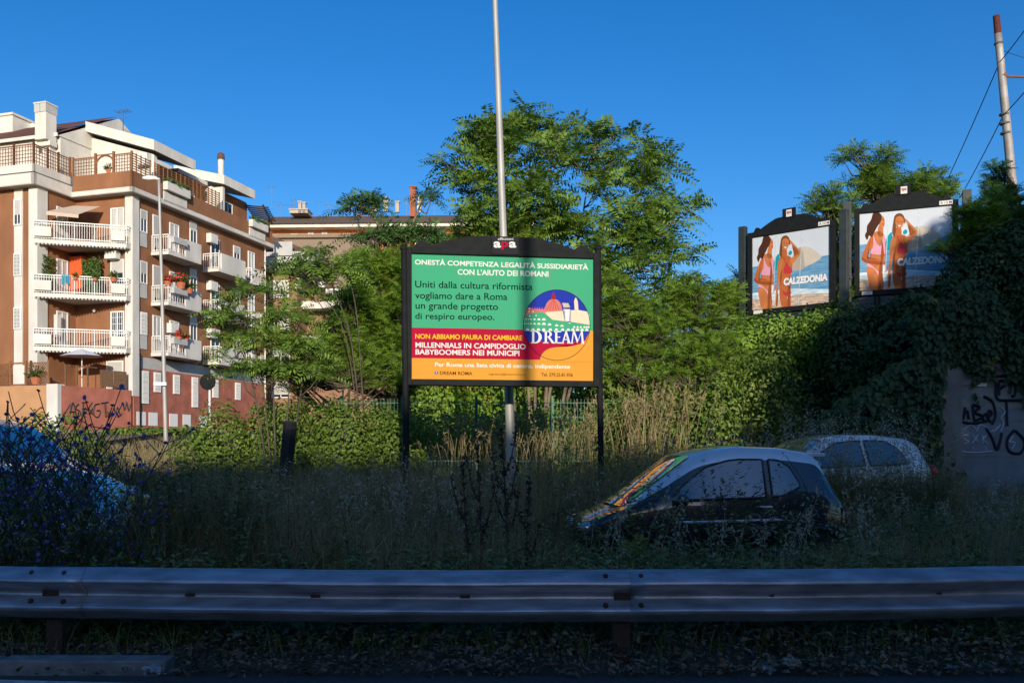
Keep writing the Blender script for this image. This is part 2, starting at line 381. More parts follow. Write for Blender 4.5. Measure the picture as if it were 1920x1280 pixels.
for i, z in enumerate(FL[1:4]):
    side_balcony(z, 1.62, 4.8, 0); side_balcony(z - .05, 6.65, 9.7, 1)
    window(blk, face(.006, .62, z + 1.0, 'right'), .62, 1.35, (.0, .55, .4)[i], bars=i == 0, curtain=i == 0)
    p = MB(); p.box(.004, .05, .64, 1.22, z + .15, z + .98); p.build('spandrel_panel', M['grey_band'], blk)
    window(blk, face(.006, 1.75, z + .02, 'right'), .75, 2.3, .0 if i < 1 else .85, name='balcony_door', curtain=i == 0)
    window(blk, face(.006, 3.3, z + .02, 'right'), .9, 2.2, .0, name='balcony_door', curtain=True)
    window(blk, face(.006, 5.3, z + .9, 'right'), .72, 1.45, .1)
    p = MB(); p.box(.004, .045, 5.3, 6.02, z + 2.36, z + 2.83); p.build('spandrel_panel', M['grey_band'], blk)
    window(blk, face(.006, 7.5, z + .02, 'right'), 1.0, 2.25, .0, name='balcony_door')
    window(blk, face(.006, 10.1, z + .9, 'right'), .8, 1.4, .35)
    window(blk, face(.006, 11.9, z + .3, 'right'), .8, 2.0, .0, curtain=True)
    r = MB(); r.box(.004, .5, 11.6, 13.2, z - .12, z); railing_mesh(r, (.48, 11.65), (.48, 13.15), z, 1.0, .15); railing_mesh(r, (.05, 11.65), (.48, 11.65), z, 1.0, .15); r.build('balconette', M['rail'], blk)
    a = MB(); a.box(.05, .4, 7.0, 7.8, z + 1.6 + .1 * i, z + 2.2 + .1 * i); a.box(.4, .42, 7.06, 7.5, z + 1.66 + .1 * i, z + 2.14 + .1 * i); a.build('air_conditioner', M['ac'], blk)
a = MB(); a.box(.05, .4, 3.0, 3.7, 8.6, 9.2); a.build('air_conditioner', M['ac'], blk)
for v in (.65, 1.75, 3.55, 5.4, 7.6, 10.2):
    tall = v in (.65, 5.4)
    window(blk, face(.094, v, 4.1 if tall else 4.85, 'right'), .62, 1.95 if tall else 1.2, 0, bars=True, name='barred_window', curtain=True)
for v in (.25, 1.3, 3.2, 4.5, 6.2):
    p = MB(); p.box(.094, .12, v, v + .78, 2.8, 3.6); p.build('basement_panel', M['frame'], blk)

# ground-floor terrace podium with its screens
p = MB(); p.prism([(-16, -4.65), (-1.35, -4.65), (-1.35, -2.6), (-16, -2.7)], .8, 4.85); p.build('podium_wall', M['ochre'], blk)
p = MB(); p.prism([(-1.34, -4.64), (-.92, -4.65), (.1, -.2), (-.4, -.13), (-3.9, -.02), (-3.9, -2.6), (-1.34, -2.6)], .8, 4.82); p.build('podium_wall', M['red'], blk)
p = MB(); p.box(-1.62, -.88, -4.74, -4.2, .8, 4.9); p.build('podium_pier', M['white'], blk)
def lattice(mb, a, b, z0, z1, step, diag=False, post=True, th=.03):
    a = Vector((a[0], a[1], 0)); b = Vector((b[0], b[1], 0)); L = (b - a).length; d = (b - a) / L; up = Vector((0, 0, 1)); h = z1 - z0
    if diag:
        n = int((L + h) / step)
        for i in range(n):
            s = i * step
            x0, x1 = max(0, s - h), min(L, s)
            if x1 > x0:
                mb.bar(a + d * x0 + up * (z0 + (s - x0)), a + d * x1 + up * (z0 + (s - x1)), th, th)
                mb.bar(a + d * x0 + up * (z1 - (s - x0)), a + d * x1 + up * (z1 - (s - x1)), th, th)
    else:
        for i in range(int(L / step) + 1): mb.bar(a + d * i * step + up * z0, a + d * i * step + up * z1, th, th)
        for i in range(int(h / step) + 1): mb.bar(a + up * (z0 + i * step), b + up * (z0 + i * step), th, th)
    for e in (a, b):
        if post: mb.bar(e + up * (z0 - .02), e + up * (z1 + .12), .1, .1)
    mb.bar(a + up * z1, b + up * z1, .06, .05)
l = MB()
lattice(l, (-5.4, -4.5), (-4.3, -4.5), 4.9, 6.1, .16, True); lattice(l, (-2.9, -4.5), (-1.7, -4.5), 4.9, 6.1, .16, True); lattice(l, (-3.25, -4.5), (-2.9, -4.5), 4.9, 6.1, .16, True)
lattice(l, (-8, -4.5), (-5.4, -4.5), 4.9, 6.1, .16, True)
l.bar((-4.3, -4.5, 6.1), (-3.25, -4.5, 6.1), .08, .08); l.bar((-4.3, -4.5, 4.92), (-3.25, -4.5, 4.92), .08, .08)
l.build('trellis', M['wood'], blk)
l = MB(); l.box(-4.2, -3.35, -4.42, -4.36, 4.9, 6.0); l.build('arch_screen', M['white'], blk)
l = MB()
for i in range(3):
    p0 = Vector((-.85, -4.3)).lerp(Vector((.0, -.4)), i / 6 + .02); p1 = Vector((-.85, -4.3)).lerp(Vector((.0, -.4)), (i + 1) / 6)
    l.bar((p0.x, p0.y, 4.85), (p0.x, p0.y, 6.0), .07, .07); l.bar((p0.x, p0.y, 5.95), (p1.x, p1.y, 5.95), .05, .05)
for i in range(2):
    p0 = Vector((-.85, -4.3)).lerp(Vector((.0, -.4)), .55 + .22 * i); p1 = Vector((-.85, -4.3)).lerp(Vector((.0, -.4)), .76 + .22 * i)
    l.bar((p0.x, p0.y, 5.4), (p1.x, p1.y, 5.4), .04, .95)
l.build('reed_screen', mat('reed_screen', (.20, .11, .055), .9, noise=.4, scale=3, stretch=(1, 1, 12)), blk)
window(blk, face(-1.8, -.004, 4.4, 'front'), 1.2, 2.2, .75, name='balcony_door')

# graffiti on the red podium wall and the base
def strokes(mb, curves, fn, wd, k=0):
    for c in curves:
        pts = [fn(x, y) for x, y in spline(c, 5, False)]
        mb.tube(pts, wd, 4, k)
def on_podium(x, y):                     # photo pixels -> the podium's slanting side
    t = (x - 118) / (249 - 118); a = Vector((-.92, -4.65)).lerp(Vector((.1, -.2)), t)
    dd = BW(a.x, a.y, 0).y; z = EYE - (y - HZ) * dd / F
    return Vector((a.x + .03, a.y - .02, z))
g = MB()
zz = [[(135, 782), (142, 754), (148, 782)], [(138, 772), (147, 772)], [(152, 757), (146, 765), (155, 772), (150, 782), (143, 780)], [(160, 755), (158, 782)], [(158, 755), (168, 753)], [(158, 767), (166, 766)],
      [(170, 766), (176, 776)], [(177, 765), (170, 777)], [(189, 757), (180, 760), (178, 776), (186, 782), (190, 770), (184, 770)], [(192, 756), (205, 754)], [(199, 756), (200, 782)], [(203, 772), (209, 780)], [(209, 771), (203, 781)],
      [(215, 764), (218, 774), (222, 763), (226, 776)], [(232, 754), (235, 768), (239, 752)], [(240, 756), (243, 770), (247, 757)], [(222, 782), (230, 776)]]
strokes(g, zz, on_podium, .035); g.build('graffiti', M['black_paint'], blk)

# roof terrace: white bands on the left wing, brown parapet on the right wing, white ledge below
def ring(outer, z0, z1, name, m, th=.2, base=None):
    b = MB()
    for p, q in zip(outer[:-1], outer[1:]):
        p = Vector((*p, 0)); q = Vector((*q, 0)); d = (q - p).normalized(); nn = Vector((-d.y, d.x, 0)) * th
        b.add([p + Vector((0, 0, z0)), q + Vector((0, 0, z0)), q + nn + Vector((0, 0, z0)), p + nn + Vector((0, 0, z0)), p + Vector((0, 0, z1)), q + Vector((0, 0, z1)), q + nn + Vector((0, 0, z1)), p + nn + Vector((0, 0, z1))],
              [(3, 2, 1, 0), (4, 5, 6, 7), (0, 1, 5, 4), (1, 2, 6, 5), (2, 3, 7, 6), (3, 0, 4, 7)])
    return b.build(name, m, blk)
LW = [(-16, -3.4), (-3.8, -3.4), (-3.8, -.55)]
s = MB(); s.prism([(-16, -3.4), (-3.8, -3.4), (-3.8, -.6), (.5, -.6), (.5, 14.6), (-16, 14.6)], 16.3, 16.36); s.build('terrace_slab', M['soffit'], blk)
ring(LW, 16.36, 16.95, 'parapet_band', M['white']); ring([(-16, -3.32), (-3.88, -3.32), (-3.88, -.6)], 17.02, 17.5, 'parapet_band', M['white'], .12)
b = MB(); b.tube([(-16, -3.4, 16.99), (-3.8, -3.4, 16.99), (-3.8, -.6, 16.99)], .03, 6); b.build('handrail', M['galv_mid'], blk)
RW = [(-3.79, -.6), (.5, -.6), (.5, 14.6)]
ring(RW, 16.36, 16.6, 'parapet_ledge', M['white']); ring([(-3.79, -.5), (.4, -.5), (.4, 14.5)], 16.6, 17.56, 'parapet', M['brown'], .18)
for v0, v1 in ((2.2, 4.4), (11.4, 13.4)):
    p = MB(); p.box(.42, .75, v0, v1, 17.2, 17.7); p.box(.42, .5, v0, v1, 16.5, 17.12); o = p.build('planter_box', M['white'], blk)
    ps = NP(); n = 260; P = np.stack([rng.uniform(.45, .75, n), rng.uniform(v0, v1, n), np.full(n, 17.68)], 1)
    leaves(ps, P, rng.normal(0, .6, (n, 3)) + [0, 0, 1], rng.normal(0, 1, (n, 3)), .3, .09); ps.build('planting', M['ivy_leaf'], o)
# trellises along the terrace
l = MB()
for a, b in (((-16, -3.2), (-12, -3.2)), ((-12, -3.2), (-8, -3.2)), ((-8, -3.2), (-5.4, -3.2)), ((-5.4, -3.2), (-4.0, -3.2)), ((-4.0, -3.2), (-4.0, -2.2)), ((-4.0, -2.2), (-4.0, -1.4)), ((-4.0, -1.4), (-4.0, -.5))):
    lattice(l, a, b, 17.5, 18.62, .2)
l.build('trellis', M['wood'], blk)
l = MB()
lattice(l, (-3.85, -.42), (-2.2, -.42), 17.56, 18.6, .19); lattice(l, (-.95, -.42), (.3, -.42), 17.56, 18.6, .19)
l.box(-2.28, -2.16, -.5, -.38, 17.56, 18.8); l.box(-1.0, -.88, -.5, -.38, 17.56, 18.8)
arc = [(-1.58 + .6 * math.cos(math.pi * i / 10), -.42, 18.15 + .5 * math.sin(math.pi * i / 10)) for i in range(11)]
l.tube(arc, .045, 5); l.bar((-2.2, -.42, 18.68), (-.95, -.42, 18.68), .06, .05)
for a, b in ((-.4, 1.2), (1.6, 3.2), (3.2, 4.9), (4.9, 6.5), (6.5, 8.1)):
    for i in range(8): l.bar((.28, a, 17.6 + i * .145), (.28, b, 17.6 + i * .145), .03, .045)
    for i in range(5): l.bar((.28, a + (b - a) * i / 4, 17.56), (.28, a + (b - a) * i / 4, 18.7), .06, .05)
l.build('trellis', M['wood'], blk)

p = MB(); p.box(-2.14, -1.02, -.36, -.33, 17.58, 18.62); p.build('arch_screen', M['white'], blk)
# attic storey
at_ = MB()
at_.box(-16, -4.9, -.3, 10, 16.36, 20.2)
at_.box(-4.9, -1.6, 2.25, 6, 16.36, 19.6); at_.prism([(-4.9, 2.2), (-.25, 2.2), (-.25, 2.5), (-4.9, 2.5)], 16.36, [20.9, 19.4, 19.4, 20.9])
at_.add([(-4.9, -.3, 20.2), (-4.9, 2.2, 21.5), (-4.9, 10, 21.5), (-4.9, 10, 20.2), (-4.88, 2.2, 20.2)], [(0, 1, 2, 3)])
at_.box(-4.9, -1.0, 9.1, 13.2, 16.36, 19.5); at_.box(-1.0, -.15, 9.1, 9.35, 16.36, 19.4)
at_.build('attic_wall', M['white'], blk)
at_ = MB(); at_.box(-1.59, -1.5, 2.6, 9.0, 16.36, 19.5); at_.box(-.98, -.9, 9.4, 13.2, 16.36, 19.4); at_.build('attic_wall', M['brown'], blk)
window(blk, face(-1.48, 3.4, 16.5, 'right'), .9, 2.2, 0, name='terrace_door'); window(blk, face(-1.48, 6.2, 16.5, 'right'), 1.6, 2.2, 0, name='terrace_door')
window(blk, face(-.88, 10.2, 17.3, 'right'), 1.1, 1.5, 0, mull=1)
a = MB(); a.box(-1.2, -.4, 1.75, 2.15, 18.7, 19.4); a.build('air_conditioner', M['ac'], blk)
def roof_unit(v0, v1, ur, zr, name='roof'):
    f = MB(); ze = 20.1; e = .15
    prof = [(ur, zr), (e, ze)]
    th = .62
    # sloping slab with deep white fascia on the front and along the eave
    f.add([(ur, v0, zr), (e, v0, ze), (e, v1, ze), (ur, v1, zr), (ur, v0, zr - th), (e, v0, ze - th), (e, v1, ze - th), (ur, v1, zr - th)],
          [(0, 1, 5, 4), (1, 2, 6, 5), (2, 3, 7, 6), (3, 0, 4, 7)])
    f.add([(ur, v0, zr), (e, v0, ze), (e, v1, ze), (ur, v1, zr)], [(0, 1, 2, 3)], 1)
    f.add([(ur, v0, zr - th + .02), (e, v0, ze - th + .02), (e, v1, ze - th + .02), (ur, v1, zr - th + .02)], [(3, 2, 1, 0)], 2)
    return f.build(name, [M['white'], M['tile'], M['soffit']], blk)
roof_unit(1.7, 5.75, -4.9, 21.75); roof_unit(8.85, 12.6, -3.9, 21.15); 
f = MB(); f.box(-4.9, -1.2, 5.75, 8.9, 19.5, 19.75); f.build('roof_slab', M['white'], blk)
t = MB(); t.quad((-16, -.55, 20.25), (-4.85, -.55, 20.25), (-4.85, 4.6, 23.1), (-16, 4.6, 23.1), 0); t.quad((-16, -.55, 20.1), (-4.85, -.55, 20.1), (-4.85, 4.6, 22.95), (-16, 4.6, 22.95), 0)
t.box(-16, -4.85, -.62, -.55, 20.05, 20.25, 1); t.quad((-4.85, 4.6, 22.95), (-4.85, 10, 20.3), (-16, 10, 20.3), (-16, 4.6, 22.95), 0)
t.add([(-4.85, -.55, 20.1), (-4.85, 4.6, 22.95), (-4.85, 10, 20.3)], [(0, 1, 2)], 1)
rf = t.build('roof', [M['tile'], M['white']], blk)
k = MB()
for u0 in (-7.6, -5.35): k.add([(u0 - .3, 1.2, 21.28), (u0 + .5, 1.2, 21.28), (u0 + .5, 2.2, 21.83), (u0 - .3, 2.2, 21.83)], [(0, 1, 2, 3)])
k.build('skylight', M['pane'], rf)
c = MB(); c.box(-5.85, -5.05, -1.25, -.45, 19.7, 21.3); c.box(-6.2, -5.0, -1.0, -.45, 19.4, 19.7); c.box(-5.8, -5.2, -.8, -.3, 16.4, 19.4)
for i in range(2): c.box(-5.88 + i * .43, -5.48 + i * .46, -1.29, -.41, 21.3, 21.8, 1)
c.box(-5.92, -4.98, -1.32, -.39, 21.8, 21.88)
c.build('chimney', [M['white'], M['grey_band']], blk)
c = MB(); c.box(-18, -12.4, 3.5, 7.5, 21, 23.6); c.box(-18.1, -12.3, 3.4, 7.6, 23.6, 23.75); c.add([(-12.4, 5, 21), (-10.6, 5, 21), (-10.6, 5, 23.0), (-12.4, 5, 23.6), (-12.4, 6.5, 21), (-10.6, 6.5, 21), (-10.6, 6.5, 23.0), (-12.4, 6.5, 23.6)], [(0, 1, 2, 3), (1, 5, 6, 2), (3, 2, 6, 7)]); c.build('stair_tower', M['white'], blk)
c = MB(); c.tube([(-.9, 10.0, 19.9), (-.9, 10, 21.6)], .2, 10, 0); c.lathe([(.24, 21.6), (.26, 21.75), (.22, 22.0), (.12, 22.08)], (-.9, 10, 0), 10, 1); c.build('chimney', [M['white'], mat('clay_pot', (.12, .055, .04), .9)], blk)
c = MB()
for i in range(7): c.bar((-.9, 13.0 + i * .16, 19.2 - i * .10), (1.0, 13.0 + i * .16, 18.9 - i * .12), .08, .1)
c.bar((.6, 12.9, 19.1), (.6, 14.2, 18.0), .1, .1); c.bar((.3, 14.2, 17.5), (.3, 14.2, 18.4), .1, .1); c.build('pergola', mat('dark_pergola_wood', (.035, .02, .02), .8), blk)
def antenna(parent, x, y, z, h, n=5, m='galv_mid'):
    c = MB(); c.bar((x, y, z), (x, y, z + h), .035, .035)
    c.bar((x - .5, y, z + h - .15), (x + .5, y, z + h - .1), .025, .025)
    for i in range(n): c.bar((x - .45 + .9 * i / (n - 1), y - .3, z + h - .13), (x - .45 + .9 * i / (n - 1), y + .3, z + h - .13), .02, .02)
    c.bar((x - .4, y, z + h * .72), (x + .3, y, z + h * .72), .02, .02)
    return c.build('antenna', M[m], parent)
antenna(blk, -3.6, 3.5, 21.0, 2.0)

# pots and plants standing on the balconies
def potted(u, v, z, r, flower, label, kind='pot'):
    t = thing('potted_plant', label, 'potted plant', BW(u, v, z)); t.rotation_euler.z = BANG
    p = MB(); p.lathe([(r * .7, 0), (r, r * 1.3), (r * 1.1, r * 1.35), (r * .9, r * 1.3)], (0, 0, 0), 10); p.build('pot', M['terracotta'], t)
    ps = NP(); n = 120; D = sphere_dirs(n); D[:, 2] = np.abs(D[:, 2]); P = D * rng.uniform(.1, 1.6, (n, 1)) * r + [0, 0, r * 1.5]
    leaves(ps, P, D, sphere_dirs(n), r * .8, r * .35); ps.build('foliage', M['ivy_leaf'], t)
    if flower:
        ps = NP(); n = 70; D = sphere_dirs(n); D[:, 2] = np.abs(D[:, 2]); P = D * rng.uniform(.9, 1.9, (n, 1)) * r + [0, 0, r * 1.6]
        leaves(ps, P, sphere_dirs(n), D, r * .5, r * .5); ps.build('flowers', M['flower_red'], t)
potted(1.1, 1.75, 11.2, .22, True, 'red geranium pot at the near corner of the middle side balcony of the brown block')
potted(1.4, 2.6, 11.15, .30, True, 'bushy red geranium planter halfway along the middle side balcony of the brown block')
potted(1.4, 3.4, 11.0, .24, False, 'green leafy pot plant on the middle side balcony of the brown block, beside the geraniums')
potted(1.4, 2.4, 8.0, .18, True, 'low red flowering pot on the lowest side balcony of the brown block')
potted(1.4, 3.1, 8.0, .16, True, 'smaller red flowering pot further along the lowest side balcony of the brown block')
potted(-2.2, -2.05, 11.05, .13, False, 'terracotta pot on the railing below the orange panel')
potted(-1.3, -1.5, 11.05, .13, False, 'terracotta pot on the railing below the green climbing screen')
potted(-.5, -.95, 11.05, .19, False, 'tall green pot plant at the right end of the balcony with the orange panel')
potted(-1.35, -.35, 17.56, .17, False, 'terracotta bowl on the roof parapet under the trellis arch')
potted(-2.6, -4.45, 4.9, .3, False, 'terracotta trough before the lattice on the ground-floor terrace')
cl = MB(); c0 = Vector((-2.75, -2.42, 11.2)); 
for i in range(5): cl.box(c0.x + i * .08, c0.x + i * .08 + .08, c0.y - .06 + i * .05 + .01 * (i % 2), c0.y - .04 + i * .05 + .01 * (i % 2), 10.75 + .06 * (i % 3), 11.32)
o = cl.build('towel', M['cloth_blue']); o.location = (-22.3, 52, 0); o.rotation_euler.z = BANG
tag(o, 'turquoise towel hung over the balcony railing below the orange panel', 'towel')
pr = thing('parasol', 'pale folded-out parasol on the ground-floor terrace of the brown block', 'parasol', BW(-1.6, -2.2, 4.85), BANG)
c = MB(); c.tube([(0, 0, 0), (0, 0, 2.1)], .025, 6); c.build('pole', M['frame'], pr)
c = MB(); nn = 8; c.add([(0, 0, 2.25)] + [(1.3 * math.cos(2 * math.pi * i / nn), 1.0 * math.sin(2 * math.pi * i / nn), 1.8) for i in range(nn)] + [(0, 0, 2.2)], [(0, 1 + i, 1 + (i + 1) % nn) for i in range(nn)] + [(nn + 1, 1 + (i + 1) % nn, 1 + i) for i in range(nn)])
c.build('canopy', mat('pale_parasol_cloth', (.55, .55, .62), .9), pr)

# ---------------------------------------------------------------- second block, behind the first
b2 = thing('apartment_block', 'brown apartment block with long white balconies, half hidden by the trees beside the first block', 'apartment block', at(478, 845, 70) * 1.0, R(-7))
b2.location.z = 0
Ux = 70 / F                               # metres per photo pixel at 70 m
def X(px): return (px - 478) * Ux
def Z(py): return EYE - (py - HZ) * Ux
w = MB(); w.box(X(478), X(560), 0, 10, 1.5, Z(505)); w.box(X(560), X(760), 2.2, 12, 1.5, Z(545)); w.box(X(478), X(530), 1.5, 9, Z(505), Z(455)); w.box(X(530), X(560), 2, 9, Z(505), Z(480)); w.build('wall', mat('dull_brown_render', (.30, .165, .10), .9, noise=.2, scale=1), b2)
for x0, x1, y0, y1, v in ((478, 602, 488, 512, -1.0), (556, 680, 563, 577, .9), (556, 690, 628, 640, .9), (556, 700, 690, 702, .9)):
    p = MB(); p.box(X(x0), X(x1), v, v + .12, Z(y1), Z(y0)); p.box(X(x0), X(x1), v + .12, v + 1.3, Z(y1), Z(y1) + .15)
    if v > 0: 
        p.box(X(x0), X(x0) + .12, v, 2.2, Z(y1), Z(y0))
    p.build('balcony', M['white'] if v > 0 else M['grey_band'], b2)
for x0, y0, ww, hh, v, sh in ((482, 470, 22, 32, 1.5, 0), (508, 527, 36, 32, 0, .9), (508, 590, 36, 32, 0, .9), (511, 653, 36, 32, 0, .5), (511, 716, 36, 30, 0, .8), (598, 535, 30, 26, 2.2, .5), (598, 595, 34, 32, 2.2, 0), (598, 660, 34, 30, 2.2, .4), (640, 535, 20, 26, 2.2, 0), (645, 595, 20, 32, 2.2, .4), (484, 580, 10, 36, 0, 0), (484, 655, 10, 36, 0, 0)):
    window(b2, face(X(x0), v - .006, Z(y0 + hh), 'front'), ww * Ux, hh * Ux, sh)
p = MB(); p.box(X(560), X(568), -.4, 0, Z(545), Z(525)); p.box(X(585), X(597), 1.8, 2.19, Z(533), Z(522)); p.build('air_conditioner', M['ac'], b2)
p = MB(); p.add([(X(484), 1, Z(480)), (X(500), .5, Z(438)), (X(560), .5, Z(462)), (X(566), 1, Z(478)), (X(500), 8, Z(438)), (X(560), 8, Z(462)), (X(484), 8, Z(480)), (X(566), 8, Z(478))], [(0, 3, 2, 1), (1, 2, 5, 4), (0, 1, 4, 6), (3, 7, 5, 2)]); p.build('roof', M['oldtile'], b2)
p = MB(); p.box(X(505), X(600), -.5, 1.4, Z(484), Z(476)); p.box(X(520), X(556), -.6, -.5, Z(484), Z(458)); p.build('terrace_canopy', M['grey_band'], b2)

# ---------------------------------------------------------------- third building: long old roof behind
b3 = thing('apartment_building', 'long orange building under an old brown tiled roof with aerials, far behind the trees', 'apartment building', (at(480, 845, 108).x, 108, 0), R(-2))
U3 = 108 / F
def X3(px): return (px - 480) * U3
def Z3(py): return EYE - (py - HZ) * U3
def Z3b(py): return EYE - (py - HZ) * 112 / F
w = MB(); w.box(X3(480), X3(1000), 1.2, 14, 2, Z3(424)); w.build('wall', mat('orange_render', (.50, .20, .09), .9, noise=.15, scale=.6), b3)
w = MB(); w.box(X3(476), X3(1004), -.3, 14.6, Z3(428), Z3(422)); w.build('eave', M['white'], b3)
w = MB(); w.add([(X3(474), -.6, Z3(422)), (X3(1006), -.6, Z3(422)), (X3(1000), 7, Z3b(395)), (X3(480), 7, Z3b(395)), (X3(474), 15, Z3(422)), (X3(1006), 15, Z3(422))], [(0, 1, 2, 3), (2, 5, 4, 3), (0, 3, 4), (1, 5, 2), (0, 4, 5, 1)])
rf = w.build('roof', M['oldtile'], b3)
for x0, x1, y0, y1, mm in ((547, 553, 384, 404, 'soffit'), (555, 561, 386, 404, 'soffit'), (530, 565, 398, 404, 'soffit'), (712, 720, 378, 402, 'soffit'), (690, 700, 384, 402, 'soffit'), (763, 774, 358, 412, 'brick'), (777, 784, 376, 404, 'white'), (735, 742, 386, 404, 'soffit')):
    if mm == 'brick' and 'brick' not in M: M['brick'] = mat('old_brick', (.36, .12, .065), .95, noise=.3, scale=8, stretch=(1, 1, 3))
    w = MB(); w.box(X3(x0), X3(x1), 3, 3 + (x1 - x0) * U3, Z3b(y1), Z3b(y0)); w.box(X3(x0) - .08, X3(x1) + .08, 2.9, 3.1 + (x1 - x0) * U3, Z3b(y0), Z3b(y0) + .15); w.build('chimney', M[mm], rf)
for x0, y0, ww, hh in ((540, 435, 14, 22), (574, 432, 10, 26), (600, 432, 10, 26), (640, 435, 14, 20), (668, 435, 12, 22), (795, 428, 14, 20), (815, 430, 20, 18), (700, 436, 14, 22)):
    window(b3, face(X3(x0), 1.19, Z3(y0 + hh), 'front'), ww * U3, hh * U3, .3)
for x0, x1 in ((560, 600), (645, 694), (780, 840)):
    r = MB(); r.box(X3(x0), X3(x1), -.1, 1.18, Z3(461), Z3(458)); railing_mesh(r, (X3(x0), -.05), (X3(x1), -.05), Z3(458), 1.0, .2); r.build('balcony', M['rail'], b3)
w = MB(); w.box(X3(475), X3(720), -6, -2, 2, Z3(470)); w.box(X3(474), X3(722), -6.4, -1.8, Z3(470), Z3(464)); w.build('lower_wing', mat('grey_brown_render', (.25, .19, .14), .9, noise=.2), b3)
for px, top in ((486, 342), (497, 372), (504, 378), (524, 378), (531, 368), (580, 372), (598, 378), (643, 366), (660, 358), (702, 372), (726, 372), (806, 382), (752, 368)):
    antenna(b3, X3(px), 5, Z3b(405), (405 - top) * U3, 4)
# ---------------------------------------------------------------- billboards
PM = {k: mat('print_' + k, tuple(.80 * c for c in lin(*v)), rough=.8, spec=.12) for k, v in dict(green=(70, 172, 128), crimson=(182, 20, 60), amber=(226, 160, 62), white=(238, 236, 228), ink=(8, 46, 36), yellow=(240, 200, 40), blue=(38, 58, 170), rose=(214, 122, 112),
      darkred=(165, 38, 34), cream=(238, 218, 190), line=(60, 28, 40), brownink=(120, 52, 20), beige=(205, 190, 165), fb=(60, 85, 170)).items()}
PK = list(PM); PMATS = [PM[k] for k in PK]
class Sheet:                              # printing laid on a board: polygons in board coordinates (metres right, metres up), each layer 1.5 mm proud
    def __init__(s, to): s.mb = MB(); s.to = to; s.layer = 0
    def poly(s, pts, key, keys=PK, lift=1):
        s.layer += lift; y = -.0002 * s.layer
        P = [s.to(*p) for p in pts]
        vs = [Vector((x, y, z)) for x, z in P]
        bm = bmesh.new(); f = bm.faces.new([bm.verts.new(v) for v in vs]); bmesh.ops.triangulate(bm, faces=[f]); bm.verts.index_update()
        s.mb.add([v.co.copy() for v in bm.verts], [tuple(v.index for v in f.verts) for f in bm.faces], keys.index(key)); bm.free()
    def text(s, txt, x0, x1, ybase, ytop, key, bold=0., keys=PK, slope=0., shear=0):
        s.layer += 1; y = -.0002 * s.layer
        a, b, Fs = text_poly(txt, bold, shear)
        vs = []
        for i, j in zip(a, b):
            zx = x0 + (x1 - x0) * i; zy = ybase + (ytop - ybase) * j + slope * (zx - x0)
            x, z = s.to(zx, zy); vs.append((x, y, z))
        s.mb.add(vs, Fs, keys.index(key))

def board_frame(root, w, h, arch=True, t=.10, d=.14, arch_h=.27):
    f = MB()
    f.box(-t, 0, -.05, d, -t, h + t); f.box(w, w + t, -.05, d, -t, h + t); f.box(0, w, -.05, d, -t, 0); f.box(0, w, -.05, d, h, h + t); f.box(0, w, .03, d - .005, 0, h)
    f.build('frame', M['metal_dark'], root, bevel=.008)
    if arch:
        n = 30; pts = []
        for i in range(n + 1):
            u = -1 + 2 * i / n; x = w / 2 + u * (w / 2 - .02)
            au = abs(u)
            z = arch_h * (.93 + .07 * math.cos(u * 3)) if au < .35 else arch_h * max(0, (1 - ((au - .35) / .52)) ** .75 if au < .87 else 0)
            if au > .82: z = max(z, .13 * math.sqrt(max(0, 1 - ((au - .90) / .09) ** 2)))
            pts.append((x, z + h + t))
        mb = MB(); k = len(pts)
        vs = [(x, y, z) for y in (0, .08) for x, z in pts] + [(x, y, h + t - .002) for y in (0, .08) for x, z in pts]
        fs = []
        for i in range(k - 1):
            fs += [(2 * k + i, 2 * k + i + 1, i + 1, i), (3 * k + i, k + i, k + i + 1, 3 * k + i + 1), (i, i + 1, k + i + 1, k + i)]
        mb.add(vs, fs); mb.build('arched_crest', M['metal_dark'], root)

# -- the main board in the middle
BLx, BRx = at(772, 0, 14.45), at(1112, 0, 14.85)
wv = Vector((BRx.x - BLx.x, BRx.y - BLx.y)); BWd = wv.length; BH = 2.045
zb = EYE + (HZ - 711) * 14.5 / F
bb = thing('billboard', 'large billboard with a green, red and amber election poster between two dark posts', 'billboard', (BLx.x, BLx.y, zb), math.atan2(wv.y, wv.x))
board_frame(bb, BWd, BH, arch_h=.23)
def mp(zx, zy):                           # measured on an enlargement of the photograph
    a = (zx - 138) / (1484 - 138); top = 228 + 34 * a; bot = 1164 + 8 * a
    return a * BWd, BH * (1 - (zy - top) / (bot - top))
def mid(a, b): return a * BWd, b * BH     # unit coordinates
sh = Sheet(lambda x, y: mid(x, y))
fr = lambda zy, zx=800: 1 - (zy - (228 + 34 * (zx - 138) / 1346)) / ((1164 + 8 * (zx - 138) / 1346) - (228 + 34 * (zx - 138) / 1346))
g0, g1 = fr(788), fr(1012)
sh.poly([(0, g0), (1, g0), (1, 1), (0, 1)], 'green'); sh.poly([(0, g1), (.8, g1), (.8, g0), (0, g0)], 'crimson', lift=0); sh.poly([(0, 0), (1, 0), (1, g1), (0, g1)], 'amber', lift=0); sh.poly([(.8, g1), (1, g1), (1, g0), (.8, g0)], 'amber', lift=0)
sh.to = mp
T = sh.text
T('ONESTÀ COMPETENZA LEGALITÀ SUSSIDIARIETÀ', 160, 1447, 308, 262, 'white', .022, slope=.027)
T('CON L\'AIUTO DEI ROMANI', 472, 1146, 383, 340, 'white', .022, slope=.02)
T('Uniti dalla cultura riformista', 162, 1027, 480, 428, 'ink', .012, slope=.02)
T('vogliamo dare a Roma', 162, 838, 580, 512, 'ink', .012, slope=.012)
T('un grande progetto', 165, 770, 655, 588, 'ink', .012, slope=.012)
T('di respiro europeo.', 163, 742, 730, 668, 'ink', .012, slope=.01)
T('NON ABBIAMO PAURA DI CAMBIARE', 163, 950, 862, 825, 'yellow', .02, slope=.012)
